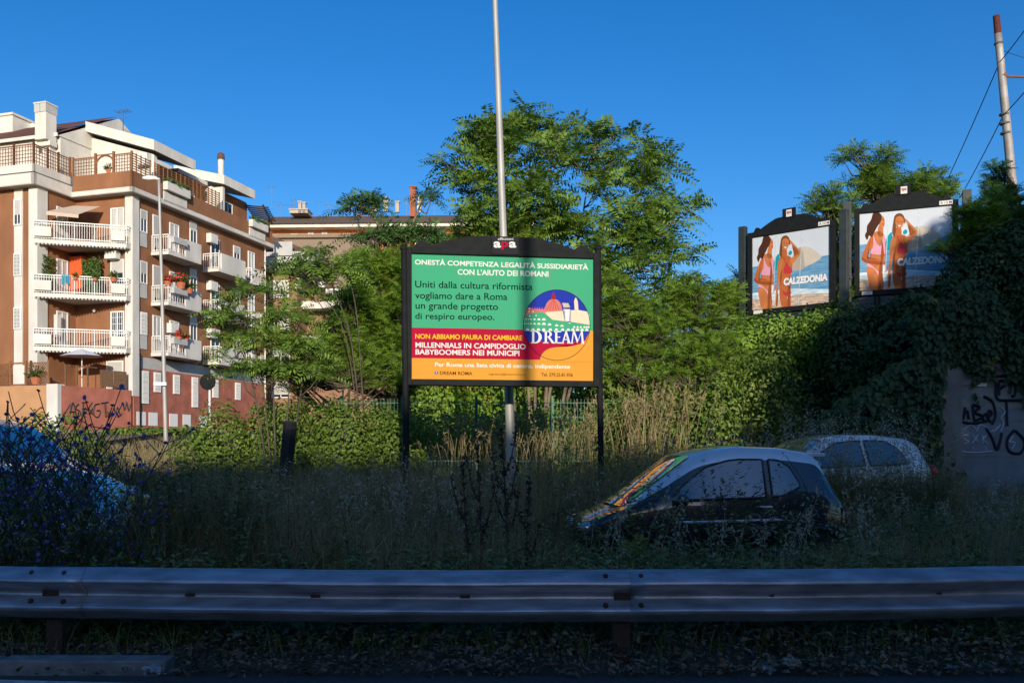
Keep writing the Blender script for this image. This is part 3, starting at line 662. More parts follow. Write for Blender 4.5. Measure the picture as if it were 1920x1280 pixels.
T('MILLENNIALS IN CAMPIDOGLIO', 165, 975, 928, 888, 'white', .022, slope=.012)
T('BABYBOOMERS NEI MUNICIPI', 165, 928, 980, 940, 'white', .022, slope=.01)
T('Per Roma una lista civica di centro, indipendente', 306, 1310, 1078, 1038, 'white', .02, slope=.012)
T('DREAM ROMA', 342, 580, 1130, 1104, 'brownink', .02, slope=.01)
T('segreteria@dreamroma.eu', 700, 975, 1135, 1114, 'brownink', -.0, slope=.01)
T('Tel. 379.25.81.936', 1092, 1330, 1138, 1112, 'brownink', .015, slope=.01)
circ = lambda cx, cy, rx, ry, n=40, a0=0, a1=360: [(cx + rx * math.cos(R(a0 + (a1 - a0) * i / n)), cy + ry * math.sin(R(a0 + (a1 - a0) * i / n))) for i in range(n + (a1 - a0 < 360))]
sh.poly(circ(316, 1115, 13, 13, 16), 'fb'); T('f', 312, 321, 1124, 1105, 'white', .02)
# round emblem (measured on a second enlargement, 8 px per photo px from (960,530))
q2 = lambda x, y: ((x / 8 + 960 - 740) * 4, (y / 8 + 530 - 420) * 4)
sh.to = lambda x, y: mp(*q2(x, y))
cx, cy, rr, ry = 658, 632, 506, 530
inC = lambda x, y: ((x - cx) / rr) ** 2 + ((y - cy) / ry) ** 2 <= 1
def arcpt(x, up): return (x, cy + (-1 if up else 1) * ry * math.sqrt(max(0, 1 - ((x - cx) / rr) ** 2)))
xs = np.linspace(cx - rr, cx + rr, 40)
sh.poly([arcpt(x, True) for x in xs] + [(cx + rr * .985, 720), (cx - rr * .985, 720)], 'blue')
sh.poly([(165, 490), (190, 420), (215, 385), (740, 410), (770, 560), (560, 560), (480, 470), (400, 440)], 'rose')
sh.poly(circ(608, 410, 130, 170, 20, 180, 360), 'rose'); sh.poly([(572, 250), (584, 190), (606, 130), (630, 190), (645, 250)], 'darkred')
for i in range(5): sh.poly([(500 + i * 48, 405), (508 + i * 48, 405), (592 + i * 8, 262), (588 + i * 8, 262)], 'darkred', lift=(i == 0))
for i in range(7): sh.poly([(248 + i * 36, 400), (254 + i * 36, 355), (262 + i * 36, 400)], 'rose', lift=0)
sh.poly([(480, 440), (745, 420), (780, 575), (575, 550), (520, 505)], 'cream')
sh.poly([(866, 410), (985, 405), (1120, 430), (1150, 480), (1160, 630), (1040, 610), (862, 582)], 'cream')
sh.poly([(928, 405), (918, 275), (930, 240), (942, 215), (960, 245), (975, 280), (985, 405)], 'cream', lift=0)
sh.poly([(750, 395), (862, 395), (848, 415), (848, 575), (788, 575), (784, 415)], 'white'); sh.poly([(735, 300), (830, 305), (860, 365), (760, 372)], 'beige', lift=0)
gp = [(158, 560), (172, 490), (300, 450), (445, 442), (490, 470), (530, 520), (590, 552), (800, 580), (1040, 612), (1163, 632), (1155, 722), (168, 722)]
sh.poly(gp, 'green')
for row, y0, sz in ((0, 545, 1.0), (1, 612, 1.1)):
    for i, x in enumerate((168, 200, 230, 268, 322, 388, 462) + ((548, 655, 735) if row else ())):
        s_ = (10, 12, 14, 16, 22, 25, 33, 30, 28, 28)[i] * .9; y = y0 + (row * (0, 0, 0, 0, 0, 0, 0, 8, 22, 28)[i])
        sh.poly(circ(x, y + s_ * .6, s_, s_ * 1.15, 10, 180, 360), 'white', lift=(i == 0))
for i, x in enumerate((920, 972, 1020, 1075, 1110, 1140)): sh.poly(circ(x, 672, 17, 26, 8, 180, 360), 'white', lift=(i == 0))
for x, y in ((245, 385), (240, 435), (300, 432), (250, 498), (345, 490), (850, 600)): sh.poly(circ(x, y, 11, 11, 8), 'white', lift=0)
for i, x in enumerate((220, 300, 380, 460, 560, 650, 745, 830, 900, 970, 1040, 1110)): sh.poly(circ(x, 718, 26, 38, 8, 180, 360), 'white', lift=(i == 0))
def lower(x): return arcpt(x, False)
sh.poly([(168, 722), (1155, 722)] + [(1120, 800), (1060, 880), (880, 890), (240, 895), (190, 800)], 'blue')
sh.poly([(240, 880), (1060, 875), (1130, 760), (1100, 850), (1030, 905), (860, 950), (620, 965), (500, 1010), (440, 1070), (400, 1040), (300, 960)], 'crimson')
sw = spline([(400, 1165), (425, 1080), (500, 1003), (620, 965), (860, 948), (1030, 905), (1100, 850), (1150, 742), (1210, 722)], 4, False)
for i, (a_, b_) in enumerate(zip(sw[:-1], sw[1:])): sh.poly([a_, b_, (b_[0], 1178), (a_[0], 1178)], 'amber', lift=(i == 0))
cc = circ(cx, cy, rr, ry, 72); ci = circ(cx, cy, rr - 8, ry - 8, 72)
for i in range(72): sh.poly([cc[i], cc[(i + 1) % 72], ci[(i + 1) % 72], ci[i]], 'line', lift=(i == 0))
# DREAM in roman capitals
def caps(polys, key='white'):
    for i, p in enumerate(polys): sh.poly(p, key, lift=(i == 0))
Y0, Y1 = 905, 718
bx = lambda a, b, c, d: [(a, c), (b, c), (b, d), (a, d)]
caps([bx(285, 318, Y1, Y0), bx(262, 345, Y1, Y1 + 12), bx(268, 345, Y0 - 12, Y0)])
def bowl(x, r1, r2, y0, y1, th):
    c = (y0 + y1) / 2; h = abs(y0 - y1) / 2
    o_ = [(x + r1 * math.sin(R(a)), c - h * math.cos(R(a))) for a in range(0, 181, 12)]; i_ = [(x + r2 * math.sin(R(a)), c - (h - th) * math.cos(R(a))) for a in range(0, 181, 12)]
    caps([[o_[k], o_[k + 1], i_[k + 1], i_[k]] for k in range(len(o_) - 1)])
bowl(330, 100, 54, Y0, Y1, 15); caps([bx(318, 332, Y1, Y1 + 13), bx(318, 332, Y0 - 13, Y0)])
caps([bx(475, 508, Y1, Y0), bx(446, 525, Y1, Y1 + 15), bx(450, 530, Y0 - 14, Y0)])
bowl(512, 70, 36, Y1 + 98, Y1, 12); caps([[(520, Y1 + 96), (552, Y1 + 90), (625, Y0), (585, Y0)]])
caps([bx(632, 664, Y1 + 5, Y0), bx(614, 722, Y1 + 5, Y1 + 20), bx(614, 728, Y0 - 14, Y0), bx(664, 708, 805, 818)])
caps([[(735, Y0), (752, Y0), (800, Y1 + 42), (788, Y1)], [(788, Y1), (806, Y1), (862, Y0), (822, Y0)], bx(765, 830, 842, 854), bx(725, 765, Y0 - 8, Y0 + 2), bx(812, 872, Y0 - 8, Y0 + 2)])
caps([[(876, Y0), (894, Y0), (918, Y1), (900, Y1)], [(900, Y1), (926, Y1), (978, 860), (965, Y0)], [(965, Y0), (972, 870), (1026, Y1), (1040, Y1)], [(1022, Y1), (1048, Y1), (1066, Y0 + 4), (1034, Y0 + 4)], bx(868, 905, Y0 - 6, Y0 + 4), bx(1022, 1074, Y0 - 4, Y0 + 6)])
sh.mb.build('poster', PMATS, bb)
# paper joins
seam = mat('paper_seam', (.16, .24, .17), .9)
for a in (.26, .51, .76):
    jn = MB(); jn.box(a * BWd - .0025, a * BWd + .0025, -.0004, -.0003, g0 * BH + .01, BH - .02); o_ = jn.build('paper_seam', seam, bb)
# crest plate with its lettering
pl = MB(); pl.box(BWd * .432, BWd * .582, -.07, -.045, BH + .02, BH + .31); plate = pl.build('crest_plate', mat('plate_dark_grey', (.018, .018, .022), .8, spec=.2), bb, bevel=.006)
s2 = Sheet(mp); s2.layer = 360
s2.text('affissioni', 765, 878, 132, 112, 'white', .0); s2.text('a', 733, 787, 188, 142, 'white', .03); s2.text('a', 847, 900, 188, 142, 'white', .03); s2.text('p', 788, 842, 202, 142, 'crimson', .03)
s2.mb.build('lettering', PMATS, plate)
for px, d, lean in ((760, 14.35, .012), (1126, 14.9, .014)):
    p = at(px, 0, d); bp = MB(); x0 = p.x - bb.location.x; 
    top = EYE + (HZ - 462) * d / F
    q = Vector((p.x, p.y, 0)); loc = bb.matrix_basis.inverted()
    bp.tube([loc @ Vector((p.x - lean * (z - 2), p.y + .06, z)) for z in (-.3, 1.5, 3, top - .05)] , .052, 12)
    bp.lathe([(.03, 0), (.065, .02), (.065, .05), (.04, .09), (.01, .11)], loc @ Vector((p.x - lean * (top - 2), p.y + .06, top - .06)), 10)
    for z in (zb + .25, zb + 1.75, zb + 1.0):
        a = loc @ Vector((p.x, p.y + .06, z)); bp.bar(a, (0 if px < 900 else BWd, .05, a.z), .05, .06)
    bp.build('post', M['metal_dark'], bb, smooth=False)

# -- the two beach-fashion boards on the bank
BM = {}
BM['photo_sky'] = mat('print_beach_sky', lin(205, 212, 220), .7, noise=.10, scale=.9, spec=.12)
BM['photo_sea'] = mat('print_beach_sea', lin(72, 128, 172), .7, color2=lin(120, 165, 190), scale=3, stretch=(1, 1, 7), spec=.3)
BM['photo_surf'] = mat('print_beach_surf', lin(225, 232, 235), .7, color2=lin(165, 195, 208), scale=4, stretch=(1, 1, 5), spec=.3)
BM['photo_sand'] = mat('print_beach_sand', lin(214, 196, 178), .7, color2=lin(170, 140, 120), scale=6, stretch=(1, 1, 3), spec=.3)
for k, c in dict(skin=(214, 130, 78), skin2=(204, 112, 62), shade=(165, 84, 46), hair=(84, 48, 34), hair2=(128, 80, 48), pink=(238, 168, 190), redsuit=(205, 62, 70), beige=(214, 204, 188), stone=(190, 176, 158), teal=(20, 160, 175), white=(245, 245, 245), lip=(170, 60, 50), grey=(130, 140, 150)).items(): BM[k] = mat('print_' + k, tuple(.85 * q for q in lin(*c)), .7, spec=.12, color2=tuple(.85 * q * (.82 if k in ('skin', 'skin2', 'hair', 'hair2') else .92) for q in lin(*c)), scale=5, detail=2)
BK = list(BM); BMATS = [BM[k] for k in BK]
def beach_board(label, c_lb, c_lt, c_rb, c_rt, dl, dr, number):
    lb, lt, rb, rt = at(*c_lb, dl), at(*c_lt, dl), at(*c_rb, dr), at(*c_rt, dr)
    wv = Vector((rb.x - lb.x, rb.y - lb.y)); w = wv.length; h = ((lt.z - lb.z) + (rt.z - rb.z)) / 2
    tilt = math.atan2(((rb.z + rt.z) - (lb.z + lt.z)) / 2, w)
    t = thing('billboard', label, 'billboard', (lb.x, lb.y, lb.z), math.atan2(wv.y, wv.x), 'beach fashion billboards on the bank')
    t.rotation_euler = Matrix.Rotation(math.atan2(wv.y, wv.x), 3, 'Z').to_quaternion().to_matrix().to_4x4().to_euler()
    board_frame(t, w, h, t=.13, d=.16, arch_h=.30)
    # artwork coordinates: an enlargement of the right-hand board (980,325)-(1705,905)
    def mpb(zx, zy):
        a = (zx - 980 - 28 * (zy - 325) / 580) / (685 + 12 * (zy - 325) / 580)
        top = 325 - 130 * a; bot = 905 - 118 * a
        return a * w, h * (1 - (zy - top) / (bot - top))
    sh = Sheet(lambda a, b: (a * w, b * h)); P = lambda pts, key, lift=1: sh.poly(pts, key, BK, lift)
    P([(0, .52), (1, .40), (1, 1), (0, 1)], 'photo_sky'); P([(0, .22), (1, .16), (1, .62), (0, .60)], 'photo_sea'); P([(0, .10), (1, .10), (1, .17), (.5, .24), (0, .24)], 'photo_surf'); P([(0, 0), (1, 0), (1, .12), (.6, .16), (.3, .1), (0, .16)], 'photo_sand')
    sh.to = mpb; C = lambda pts: spline(pts, 4)
    P(C([(1345, 560), (1350, 470), (1375, 400), (1430, 370), (1500, 375), (1560, 410), (1595, 450), (1480, 520)]), 'beige'); P(C([(1345, 560), (1350, 470), (1375, 400), (1425, 380), (1450, 470), (1455, 540)]), 'stone')
    P(C([(1185, 545), (1195, 480), (1230, 440), (1235, 560), (1190, 570)]), 'teal'); P(C([(1310, 430), (1330, 405), (1345, 425), (1325, 445)]), 'teal', 0)
    # left figure
    P(C([(1078, 470), (1125, 440), (1165, 455), (1185, 500), (1190, 600), (1180, 660), (1165, 710), (1165, 780), (1190, 880), (1100, 895), (1058, 770), (1056, 720), (1078, 660), (1085, 610), (1070, 540)]), 'skin')
    P(C([(1128, 400), (1160, 400), (1162, 470), (1125, 475)]), 'skin', 0); P(C([(1140, 318), (1165, 335), (1172, 375), (1168, 402), (1148, 410), (1130, 390), (1128, 345)]), 'skin')
    P(C([(1076, 480), (1100, 480), (1085, 560), (1055, 630), (1060, 655), (1160, 655), (1172, 672), (1165, 692), (1060, 690), (1018, 672), (1012, 640), (1040, 560)]), 'skin2')
    P(C([(1170, 655), (1195, 668), (1205, 735), (1190, 742), (1175, 700)]), 'skin2', 0); P([(1176, 688), (1192, 688), (1192, 738), (1178, 738)], 'white')
    P(C([(1092, 470), (1112, 520), (1150, 550), (1168, 470), (1178, 472), (1183, 545), (1184, 606), (1085, 615), (1080, 590), (1095, 555)]), 'pink')
    P(C([(1062, 690), (1095, 705), (1150, 745), (1168, 740), (1160, 775), (1148, 772), (1110, 725), (1058, 712)]), 'pink', 0)
    P(C([(1080, 312), (1105, 292), (1138, 310), (1148, 335), (1140, 370), (1122, 400), (1098, 450), (1080, 490), (1060, 480), (1046, 515), (1028, 480), (1045, 440), (1040, 410), (1068, 360)]), 'hair')
    P(C([(1150, 345), (1166, 350), (1166, 355), (1150, 352)]), 'shade'); P(C([(1156, 382), (1169, 382), (1164, 389)]), 'lip', 0)
    # right figure
    P(C([(1235, 480), (1265, 450), (1320, 450), (1350, 480), (1350, 560), (1335, 640), (1345, 720), (1352, 790), (1355, 855), (1290, 868), (1258, 800), (1250, 730), (1262, 650), (1262, 560)]), 'skin2')
    P(C([(1230, 490), (1258, 478), (1258, 560), (1240, 660), (1235, 760), (1240, 840), (1222, 850), (1216, 760), (1222, 640), (1222, 540)]), 'skin')
    P(C([(1330, 470), (1400, 430), (1388, 400), (1325, 350), (1310, 340), (1322, 325), (1345, 345), (1412, 405), (1416, 430), (1395, 455), (1352, 510)]), 'skin')
    P(C([(1262, 395), (1295, 400), (1300, 462), (1260, 462)]), 'skin2', 0); P(C([(1245, 310), (1280, 290), (1308, 305), (1322, 340), (1318, 365), (1300, 350), (1262, 350), (1258, 420), (1252, 470), (1232, 440), (1235, 370)]), 'hair2')
    P(C([(1252, 330), (1280, 312), (1308, 328), (1310, 370), (1292, 402), (1272, 404), (1254, 375)]), 'skin')
    P(C([(1262, 352), (1276, 350), (1276, 356), (1262, 357)]), 'shade'); P(C([(1288, 350), (1303, 350), (1303, 356), (1288, 356)]), 'shade', 0); P(C([(1270, 382), (1282, 380), (1296, 380), (1283, 391)]), 'white', 0)
    P(C([(1278, 585), (1285, 530), (1305, 500), (1318, 530), (1348, 545), (1350, 580), (1315, 590)]), 'redsuit'); P(C([(1262, 720), (1300, 735), (1352, 730), (1352, 745), (1330, 765), (1310, 770)]), 'redsuit', 0)
    P([(1268, 462), (1274, 460), (1300, 520), (1292, 522)], 'redsuit', 0); P([(1315, 760), (1325, 758), (1350, 850), (1342, 852)], 'white', 0)
    P(C([(1158, 500), (1178, 600), (1172, 660), (1160, 730), (1175, 880), (1150, 885), (1146, 740), (1158, 640)]), 'shade'); P(C([(1340, 600), (1330, 650), (1340, 740), (1350, 850), (1330, 856), (1322, 730), (1318, 650)]), 'shade', 0); P(C([(1012, 645), (1050, 662), (1160, 668), (1160, 688), (1050, 686), (1016, 668)]), 'shade', 0); P(C([(1240, 760), (1236, 840), (1224, 846), (1228, 760)]), 'shade', 0)
    sh.text('CALZEDONIA', 1288, 1668, 690, 632, 'grey', .06, BK, slope=-.17); sh.text('CALZEDONIA', 1282, 1662, 686, 628, 'white', .055, BK, slope=-.17)
    for x0, y0, x1, y1 in ((1195, 300, 1199, 885), (1420, 240, 1424, 850)): P([(x0, y0), (x1, y0), (x1, y1), (x0, y1)], 'photo_surf', 0)
    sh.mb.build('poster', BMATS, t)
    tg = MB(); tg.box(w * .40, w * .56, -.02, .06, h + .38, h + .62); crest = tg.build('crest_plate', M['metal_dark'], t)
    s2 = Sheet(lambda a, b: (a, b)); s2.layer = 110; s2.poly([(w * .45, h + .40), (w * .52, h + .40), (w * .52, h + .58), (w * .45, h + .58)], 'white'); s2.text('apa', w * .457, w * .513, h + .45, h + .54, 'crimson', .03)
    s2.mb.build('crest_label', PMATS, crest)
    s3 = Sheet(lambda a, b: (a, b)); s3.layer = 260; s3.poly([(w * .86, h + .02), (w * 1.0, h + .02), (w * 1.0, h + .12), (w * .86, h + .12)], 'white'); s3.text(number, w * .87, w * .99, h + .04, h + .10, 'line', .01)
    s3.mb.build('number_plate', PMATS, t); s3 = Sheet(lambda a, b: (a, b)); s3.layer = 260; s3.poly([(.05, -.11), (.3, -.11), (.3, -.02), (.05, -.02)], 'white'); s3.mb.build('maker_label', PMATS, t)
    for xx, dy in ((-.30, .06), (w + .32, .06)):
        p = MB(); p.box(xx - .10, xx + .10, dy - .08, dy + .08, -2.8, h + .35); p.box(min(xx, 0 if xx < 0 else w), max(xx, 0 if xx < 0 else w), dy - .02, dy + .03, .3, .4); p.box(min(xx, 0 if xx < 0 else w), max(xx, 0 if xx < 0 else w), dy - .02, dy + .03, h - .4, h - .3)
        p.build('post', mat('grey_green_post', (.03, .04, .042), .5, noise=.3, scale=5), t, bevel=.01)
    return t
beach_board('beach swimwear billboard nearer the middle of the picture, its poster fully sunlit', (1411, 582), (1406, 446), (1557, 560), (1549, 416), 23.7, 22.4, 'A 12 M')
beach_board('beach swimwear billboard further right and higher, its lower right half in shade', (1612, 546), (1605, 401), (1786, 519), (1776, 369), 22.6, 21.8, 'A 13 M')
# ---------------------------------------------------------------- ground
def sst(a, b, x): t = np.clip((x - a) / (b - a), 0, 1); return t * t * (3 - 2 * t)
def gh(x, y):
    x = np.asarray(x, float); y = np.asarray(y, float)
    z = -.03 + .08 * sst(5.15, 5.5, y) - .27 * sst(6.2, 9, y)
    z = z + 2.5 * sst(17, 48, y)
    bank = 4.1 * sst(2.2, 6.2, x) + 3.4 * sst(9.5, 14, x)
    z = z + bank * sst(17.6, 23.0, y) * (1 - .75 * sst(40, 70, y))
    behind = 3.1 * sst(7.6, 8.6, x) * sst(17.15, 17.6, y); z = np.maximum(z, np.where(y > 17.1, behind - .05 + .20 * np.clip(y - 17.3, 0, 6) * sst(8, 9, x), z))
    return z
gx = np.unique(np.concatenate([np.linspace(-300, -16, 40), np.arange(-16, 20, .5), np.linspace(20, 300, 40)]))
gy = np.unique(np.concatenate([np.linspace(-60, 4.5, 20), np.arange(4.5, 32, .35), np.linspace(32, 90, 40), np.linspace(95, 900, 20)]))
GX, GY = np.meshgrid(gx, gy); GZ = gh(GX, GY) + np.where((GY > 6) & (GY < 60), .05 * np.sin(GX * 1.7 + GY) * np.cos(GY * 1.3), 0)
nx, ny = len(gx), len(gy); idx = np.arange(nx * ny).reshape(ny, nx)
Q = np.stack([idx[:-1, :-1], idx[:-1, 1:], idx[1:, 1:], idx[1:, :-1]], -1).reshape(-1, 4)
ground = npmesh('ground', np.stack([GX, GY, GZ], -1).reshape(-1, 3), Q, mat('dry_soil', (.095, .075, .05), .95, color2=(.04, .045, .022), scale=2.2, bump=.6, detail=9)); tag(ground, kind='structure')
asphalt = mat('asphalt', (.055, .054, .052), .9, noise=.35, scale=30, bump=.25, detail=9)
r = MB(); r.box(-60, 60, -9.5, 5.05, -.03, 0); tag(r.build('road', asphalt), kind='structure')
r = MB(); r.add([(-60, 7.0, .004), (-2.9, 4.95, .004), (-1.6, 4.83, .004), (10, 4.62, .004), (60, 4.5, .004), (60, 4.38, .004), (10, 4.5, .004), (-1.6, 4.70, .004), (-2.9, 4.80, .004), (-4.5, 4.95, .004)][1:9], [(0, 1, 6, 7), (1, 2, 5, 6), (2, 3, 4, 5)])
tag(r.build('road_marking', mat('worn_white_road_paint', (.62, .62, .60), .8, noise=.45, scale=14, detail=9)), kind='structure')
r = MB(); x = -12.0
while x < -2: r.box(x + .008, x + .99, 5.14, 5.29, -.1, .066 + random.uniform(-.006, .006)); x += 1.0
tag(r.build('kerb', mat('kerb_stone', (.24, .235, .22), .9, noise=.4, scale=11, bump=.3, detail=9), bevel=.012), kind='structure')

# ---------------------------------------------------------------- crash barrier in front
gr = thing('guardrail', 'grey galvanised crash barrier running across the whole foreground', 'crash barrier', (0, 5.3, 0))
RT = .566
def rail_y(x): return .2 * (x / 3.1) ** 2 * .9
prof = [(0, 0), (.012, .004), (.03, -.008), (.072, -.052), (.083, -.07), (.078, -.088), (.02, -.132), (.006, -.146), (.006, -.166), (.02, -.18), (.078, -.222), (.083, -.24), (.074, -.258), (.03, -.298), (.012, -.309), (0, -.304)]
ps_ = spline(prof, 3, False)
def rail_section(x0, x1, dy, name='beam'):
    n = max(2, int((x1 - x0) / .12)); vs = []
    for i in range(n + 1):
        x = x0 + (x1 - x0) * i / n; wob = .0018 * math.sin(x * 2.3) + .001 * math.sin(x * 7.1)
        for o, z in ps_: vs.append((x, rail_y(x) - o + dy + wob * .5, RT + z + wob))
    k = len(ps_); fs = [(i * k + j, (i + 1) * k + j, (i + 1) * k + j + 1, i * k + j + 1) for i in range(n) for j in range(k - 1)]
    m = MB(); m.add(vs, fs); o = m.build(name, M['galv'], gr, smooth=True)
    s = o.modifiers.new('thick', 'SOLIDIFY'); s.thickness = .004
    return o
xj = [-2.62, .88, 4.4, -6.1]
for a, b, dy in ((-9.6, -5.95, 0), (-6.1, -2.60, -.006), (-2.8, .90, 0), (.70, 4.42, -.006), (4.2, 8.0, 0)): rail_section(a, b, dy)
def bolt(x, z, y=None):
    m = MB(); m.lathe([(.017, .012), (.016, .004), (.011, -.005), (.004, -.009)], (x, (rail_y(x) + y), z), 10, axis='y'); return m.build('bolt', M['rust'], gr, smooth=True)
for xc in (-2.83, .66):
    for dx in (-.105, .105):
        for z in (RT - .03, RT - .20): bolt(xc + dx, z, -.057 if z > RT - .1 else -.072)
    m = MB(); m.box(xc - .05, xc + .05, rail_y(xc) - .022, rail_y(xc) - .012, RT - .175, RT - .138); m.build('slot_plate', M['rust'], gr)
    m = MB(); m.box(xc - .05, xc + .05, rail_y(xc) + .02, rail_y(xc) + .14, -.5, RT - .01); m.box(xc - .03, xc + .03, rail_y(xc) - .01, rail_y(xc) + .02, .3, RT - .03); m.build('post', M['rust'], gr)
for x in (-1.95, -1.18, -.28, 1.55, 2.6):
    m = MB(); m.box(x - .03, x + .03, rail_y(x) - .0115, rail_y(x) - .006, RT - .165, RT - .148); m.build('slot', M['rust'], gr)

# ---------------------------------------------------------------- vehicles
CM = dict(glass=mat('car_glass', (.035, .042, .05), .02, spec=1.0, coat=1.0), tyre=mat('tyre_rubber', (.02, .02, .02), .85), rim=mat('wheel_rim', (.45, .45, .46), .35, metal=.8),
          dark=mat('dark_car_paint', (.022, .023, .03), .22, coat=1.0), silver=mat('silver_car_paint', (.74, .74, .76), .2, metal=.35, coat=.8), white=mat('white_car_paint', (.72, .72, .70), .25, coat=.8),
          black=mat('black_plastic', (.02, .02, .021), .55), redl=mat('red_lamp_lens', (.45, .02, .02), .15), lamp=mat('headlamp_lens', (.6, .6, .6), .08, metal=.6), blue=mat('grey_blue_van_paint', (.28, .33, .42), .25, coat=.8))
def car(root, P, body_m, roof_m, side_windows, wheels, wr=.29, ws=(.42, 1.36), rearglass=None, silver_from=.80, n=64, bulge=0):
    L = P['top'][-1][0]
    ss = np.linspace(0, L, n); ip = lambda k: np.interp(ss, [a for a, _ in P[k]], [b for _, b in P[k]])
    def sm(a, it=2):
        for _ in range(it): a = np.concatenate([a[:1], .25 * a[:-2] + .5 * a[1:-1] + .25 * a[2:], a[-1:]])
        return a
    top, belt, hw, rw, low = (sm(ip(k)) for k in ('top', 'belt', 'hw', 'rw', 'low'))
    belt = np.minimum(belt, top - .01)
    T = [0, .25, .5, .70, silver_from, 1.0]
    def half(i):
        w, b, tp, r, lo = hw[i], belt[i], top[i], rw[i], low[i]; cab = tp - b; rr = min(r, w * .97)
        pts = [(0, lo), (w * .8, lo), (w * .95, lo + .05), (w * .99, lo + .2 * (b - lo)), (w, lo + .55 * (b - lo)), (w * .985, lo + .88 * (b - lo))]
        ze = tp - min(.05, cab * .2)
        pts += [(w * .96 + (rr - w * .96) * t, b + (ze - b) * t) for t in T]
        pts += [(rr * .86, tp - min(.016, cab * .05)), (rr * .5, tp - .002), (0, tp + .006)]
        return pts
    k = len(half(0)); vs = []; fs = []; mi = []
    for i in range(n):
        h = half(i); ring = [(y, z) for y, z in h] + [(-y, z) for y, z in h[-2:0:-1]]
        vs += [(ss[i], y, z) for y, z in ring]
    def bl(x, y, i_hw): return x - bulge * (1 - min(1, abs(y) / max(i_hw, .1)) ** 2) * float(np.interp(x, [.1, ws[0], ws[1], ws[1] + .6], [.3, 1, 1, 0]))
    if bulge: vs = [(bl(x, y, float(np.interp(x, ss, rw)) * .97), y, z) for x, y, z in vs]
    K = 2 * k - 2
    for i in range(n - 1):
        for j in range(K):
            jj = j if j < k - 1 else K - 1 - j
            fs.append((i * K + j, i * K + (j + 1) % K, (i + 1) * K + (j + 1) % K, (i + 1) * K + j))
            mi.append(1 if (jj >= 10 and ss[i] >= ws[0] + .02) else 0)
    fs += [tuple(range(K - 1, -1, -1)), tuple((n - 1) * K + j for j in range(K))]; mi += [0, 0]
    m = MB(); m.add(vs, fs); m.m = mi; m.build('body', [body_m, roof_m], root, smooth=True)
    f = lambda a, s: float(np.interp(s, ss, a))
    def side(s, z, sg, off=.012):
        w, b, tp, r = f(hw, s), f(belt, s), f(top, s), f(rw, s); rr = min(r, w * .97); ze = tp - min(.05, (tp - b) * .2)
        if z >= b: t = min(1, (z - b) / max(ze - b, 1e-3)); y = w * .96 + (rr - w * .96) * t
        else: y = w * .99
        return (s, sg * (y + off), z)
    def grid(pts, nu, nv, name, mt, par=root):
        g = MB(); g.add(pts, [(i * nv + j, (i + 1) * nv + j, (i + 1) * nv + j + 1, i * nv + j + 1) for i in range(nu - 1) for j in range(nv - 1)]); return g.build(name, mt, par, smooth=True)
    for lo_c, hi_c in side_windows:
        s0, s1 = lo_c[0][0], lo_c[-1][0]; S_ = np.linspace(s0, s1, 20)
        zl = np.interp(S_, [a for a, _ in lo_c], [b for _, b in lo_c]); zh = np.interp(S_, [a for a, _ in hi_c], [b for _, b in hi_c])
        for sg in (-1, 1):
            grid([side(s, z, sg) for s, a, b in zip(S_, zl, zh) for z in np.linspace(a, b, 5)], 20, 5, 'side_window', CM['glass'])
            rim = [side(s, z - .012, sg, .008) for s, z in zip(S_, zl)] + [side(s, z + .012, sg, .008) for s, z in list(zip(S_, zh))[::-1]]
            r = MB(); r.tube([Vector(p) for p in rim] + [Vector(rim[0])], .013, 5, cap=False); r.build('window_seal', CM['black'], root, smooth=True)
    def topgrid(s0, s1, name, frac):
        S_ = np.linspace(s0, s1, 14); pts = []
        for s in S_:
            for y in np.linspace(-frac, frac, 9): 
                r = min(f(rw, s), f(hw, s) * .97); pts.append((bl(s, y * r, r) if bulge else s, y * r, f(top, s) + .014 - .018 * abs(y) ** 3))
        return grid(pts, 14, 9, name, CM['glass'])
    topgrid(ws[0], ws[1], 'windscreen', .84)
    if rearglass: topgrid(rearglass[0], rearglass[1], 'rear_window', .8)
    for sx in wheels:
        for sg in (-1, 1):
            c = (sx, sg * (f(hw, sx) - .09), wr)
            m = MB(); m.lathe([(wr * .62, -.09), (wr * .93, -.095), (wr, -.06), (wr, .06), (wr * .93, .095), (wr * .62, .09)], c, 24, axis='y'); o = m.build('wheel', CM['tyre'], root, smooth=True)
            m = MB(); m.lathe([(wr * .62, .03), (wr * .6, .088)] if sg > 0 else [(wr * .6, -.088), (wr * .62, -.03)], c, 20, axis='y')
            for q in range(5):
                a = q * 2 * math.pi / 5; m.bar((c[0], c[1] + sg * .09, c[2]), (c[0] + wr * .55 * math.cos(a), c[1] + sg * .095, c[2] + wr * .55 * math.sin(a)), .05, .03)
            m.build('rim', CM['rim'], o)
            m = MB(); m.tube([(c[0] + wr * 1.16 * math.cos(a), sg * (f(hw, sx) + .004), c[2] + wr * 1.16 * math.sin(a)) for a in np.linspace(-.2, math.pi + .2, 16)], .03, 6); m.build('wheel_arch', CM['black'], root, smooth=True)
    return f, side, grid, dict(top=top, belt=belt, hw=hw, rw=rw)
def ellip(c, r, name, m, root, n=14):
    b = MB(); vs = []; 
    b.lathe([(max(1e-3, math.sin(math.pi * i / 10)), -math.cos(math.pi * i / 10)) for i in range(11)], (0, 0, 0), n)
    b.v = [(c[0] + x * r[0], c[1] + y * r[1], c[2] + z * r[2]) for x, y, z in b.v]
    return b.build(name, m, root, smooth=True)
